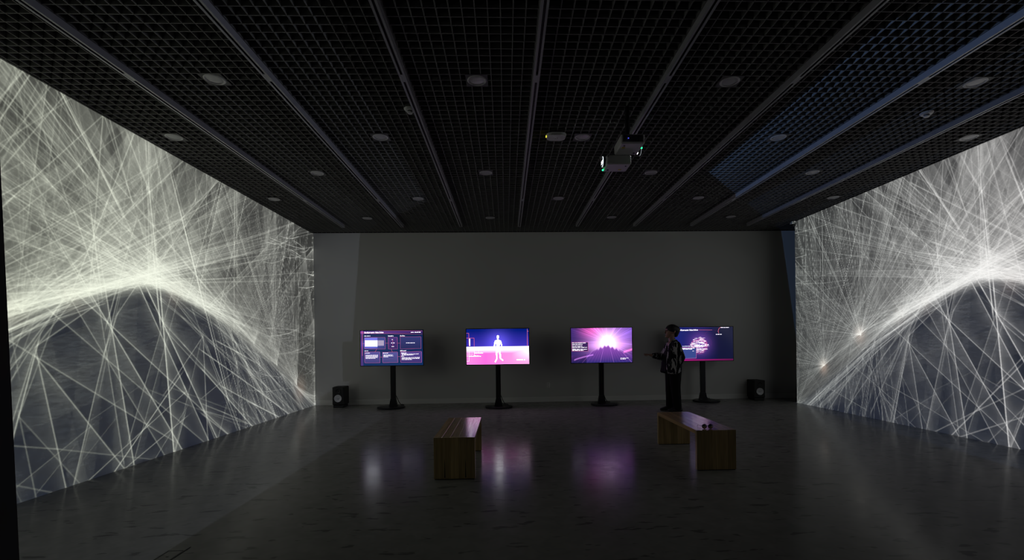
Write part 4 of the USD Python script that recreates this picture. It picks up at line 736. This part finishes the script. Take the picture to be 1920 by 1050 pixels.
def face(t):
    # nose, lips, brow and ears grow out of the one body surface
    ex = [m3.Manifold.batch_hull([m3.Manifold.sphere(r, 14).translate(list(p)) for p, r in g]) for g in (
        [((-.128, 0, 1.575), .008), ((-.148, 0, 1.535), .011), ((-.128, 0, 1.532), .016)], [((-.122, -.02, 1.505), .008), ((-.126, 0, 1.506), .011), ((-.122, .02, 1.505), .008)], [((-.12, -.018, 1.493), .008), ((-.123, 0, 1.492), .01), ((-.12, .018, 1.493), .008)],
        [((-.118, -.045, 1.6), .01), ((-.13, 0, 1.598), .01), ((-.118, .045, 1.6), .01)], [((-.12, 0, 1.465), .022), ((-.1, 0, 1.47), .03)],
        [((.0, -.098, 1.575), .012), ((.004, -.102, 1.535), .01), ((.012, -.1, 1.56), .014)], [((.0, .098, 1.575), .012), ((.004, .102, 1.535), .01), ((.012, .1, 1.56), .014)])]
    return m3.Manifold.batch_boolean(ex, m3.OpType.Add)
hand2.apply_translation((.02, .05, .085))
fm = face(None).refine_to_length(.008).to_mesh(); fmt = trimesh.Trimesh(fm.vert_properties[:, :3], fm.tri_verts); trimesh.smoothing.filter_taubin(fmt, .5, .53, 4)
def man(t): return m3.Manifold(m3.Mesh(np.asarray(t.vertices, np.float32), np.asarray(t.faces, np.uint32)))
bodym = man(skin)
for extra in (fmt, hand, hand2):
    bodym = bodym + man(extra)
obj('body', bodym, M['skin'], pp, 40)
for s in (-1, 1): obj('eye', trimesh.creation.icosphere(2, .0115).apply_translation((-.117, s * .034, 1.572)), M['hair'], pp, True)
def ell(c, r, n=3):
    e = trimesh.creation.icosphere(n, 1.0); e.apply_scale(r); e.apply_translation(c); return man(e)
hair = m3.Manifold.batch_hull([ell((-.01, 0, 1.6), (.122, .118, .098)), ell((.03, 0, 1.59), (.105, .112, .09))])
hair = hair + m3.Manifold.batch_hull([ell((.06, 0, 1.585), (.085, .098, .08)), ell((.048, 0, 1.475), (.05, .07, .03))])
hair = hair - m3.Manifold.batch_hull([ell((-.13, 0, 1.5), (.07, .12, .095)), ell((-.04, 0, 1.49), (.07, .14, .075))])
hm = hair.refine_to_length(.016).to_mesh(); ht = trimesh.Trimesh(hm.vert_properties[:, :3], hm.tri_verts); trimesh.smoothing.filter_taubin(ht, .5, .53, 6)
obj('hair', ht, M['hair'], pp, True)
tr = limbs([[(V(.005, .07, .9), .125), (V(.005, -.07, .9), .125)], [(V(.0, .08, .86), .125), (V(-.028, .09, .48), .088), (V(-.035, .09, .1), .075)], [(V(.01, -.08, .86), .128), (V(.012, -.09, .48), .092), (V(.045, -.09, .1), .078)]], .025, 10)
a = np.array(tr.vertices); tr.vertices = np.c_[a[:, :2], np.maximum(a[:, 2], .045)]
obj('trousers', tr, M['trousers'], pp, True)
sh = limbs([[(V(.0, -.12, 1.285), .082), (V(.0, .12, 1.285), .082)], [(V(-.01, -.07, 1.27), .1), (V(-.01, -.1, 1.05), .145), (V(-.02, -.09, .84), .15)], [(V(-.01, .07, 1.27), .1), (V(-.03, .1, 1.05), .145), (V(-.05, .09, .84), .15)], [(V(-.02, -.09, .84), .15), (V(-.05, .09, .84), .15)],
    [(V(.01, -.165, 1.29), .085), (V(.075, -.22, 1.06), .08), (V(.03, -.17, .92), .07)], [(V(-.0, .165, 1.29), .085), (V(-.12, .2, 1.06), .08), (V(-.33, .14, 1.09), .055)], [(V(.0, 0, 1.33), .075), (V(.002, 0, 1.37), .07)]], .022, 9)
sm = man(sh).trim_by_plane([0, 0, 1], .745); obj('shirt', sm, M['shirt_print'], pp, 40)
cl = limbs([[(V(-.075, -.07, 1.3), .018), (V(-.105, -.03, 1.26), .016)], [(V(-.075, .07, 1.3), .018), (V(-.105, .03, 1.26), .016)], [(V(.06, -.05, 1.375), .02), (V(-.02, -.078, 1.36), .02), (V(-.075, -.07, 1.3), .018)], [(V(.06, .05, 1.375), .02), (V(-.02, .078, 1.36), .02), (V(-.075, .07, 1.3), .018)], [(V(.06, -.05, 1.375), .02), (V(.06, .05, 1.375), .02)]], .012, 4)
obj('collar', cl, M['shirt_black'], pp, True)
fr = m3.Manifold.batch_hull([m3.Manifold.sphere(r, 16).translate(p) for p, r in (([-.1, .0, 1.24], .03), ([-.165, .03, .98], .03), ([-.195, .06, .79], .035), ([-.14, -.07, .8], .05), ([-.11, -.06, 1.1], .04))])
obj('shirt_front', fr, M['shirt_black'], pp, 40, label='plain black front panel of the shirt')
for nm, (x, y) in (('shoe', (-.055, .09)), ('shoe', (.035, -.09))):
    s = m3.Manifold.batch_hull([ell((x - .12, y, .04), (.06, .042, .032), 2), ell((x + .06, y, .05), (.05, .038, .045), 2), ell((x + .03, y, .09), (.05, .036, .04), 2)]).trim_by_plane([0, 0, 1], .014)
    sp = obj(nm, s, M['shoe'], pp, 40)
    obj('sole', m3.Manifold.batch_hull([m3.Manifold.cylinder(.016, .043, .043, 20).translate([x - .13, y, 0]), m3.Manifold.cylinder(.016, .036, .036, 20).translate([x + .07, y, 0])]), M['sole'], sp)
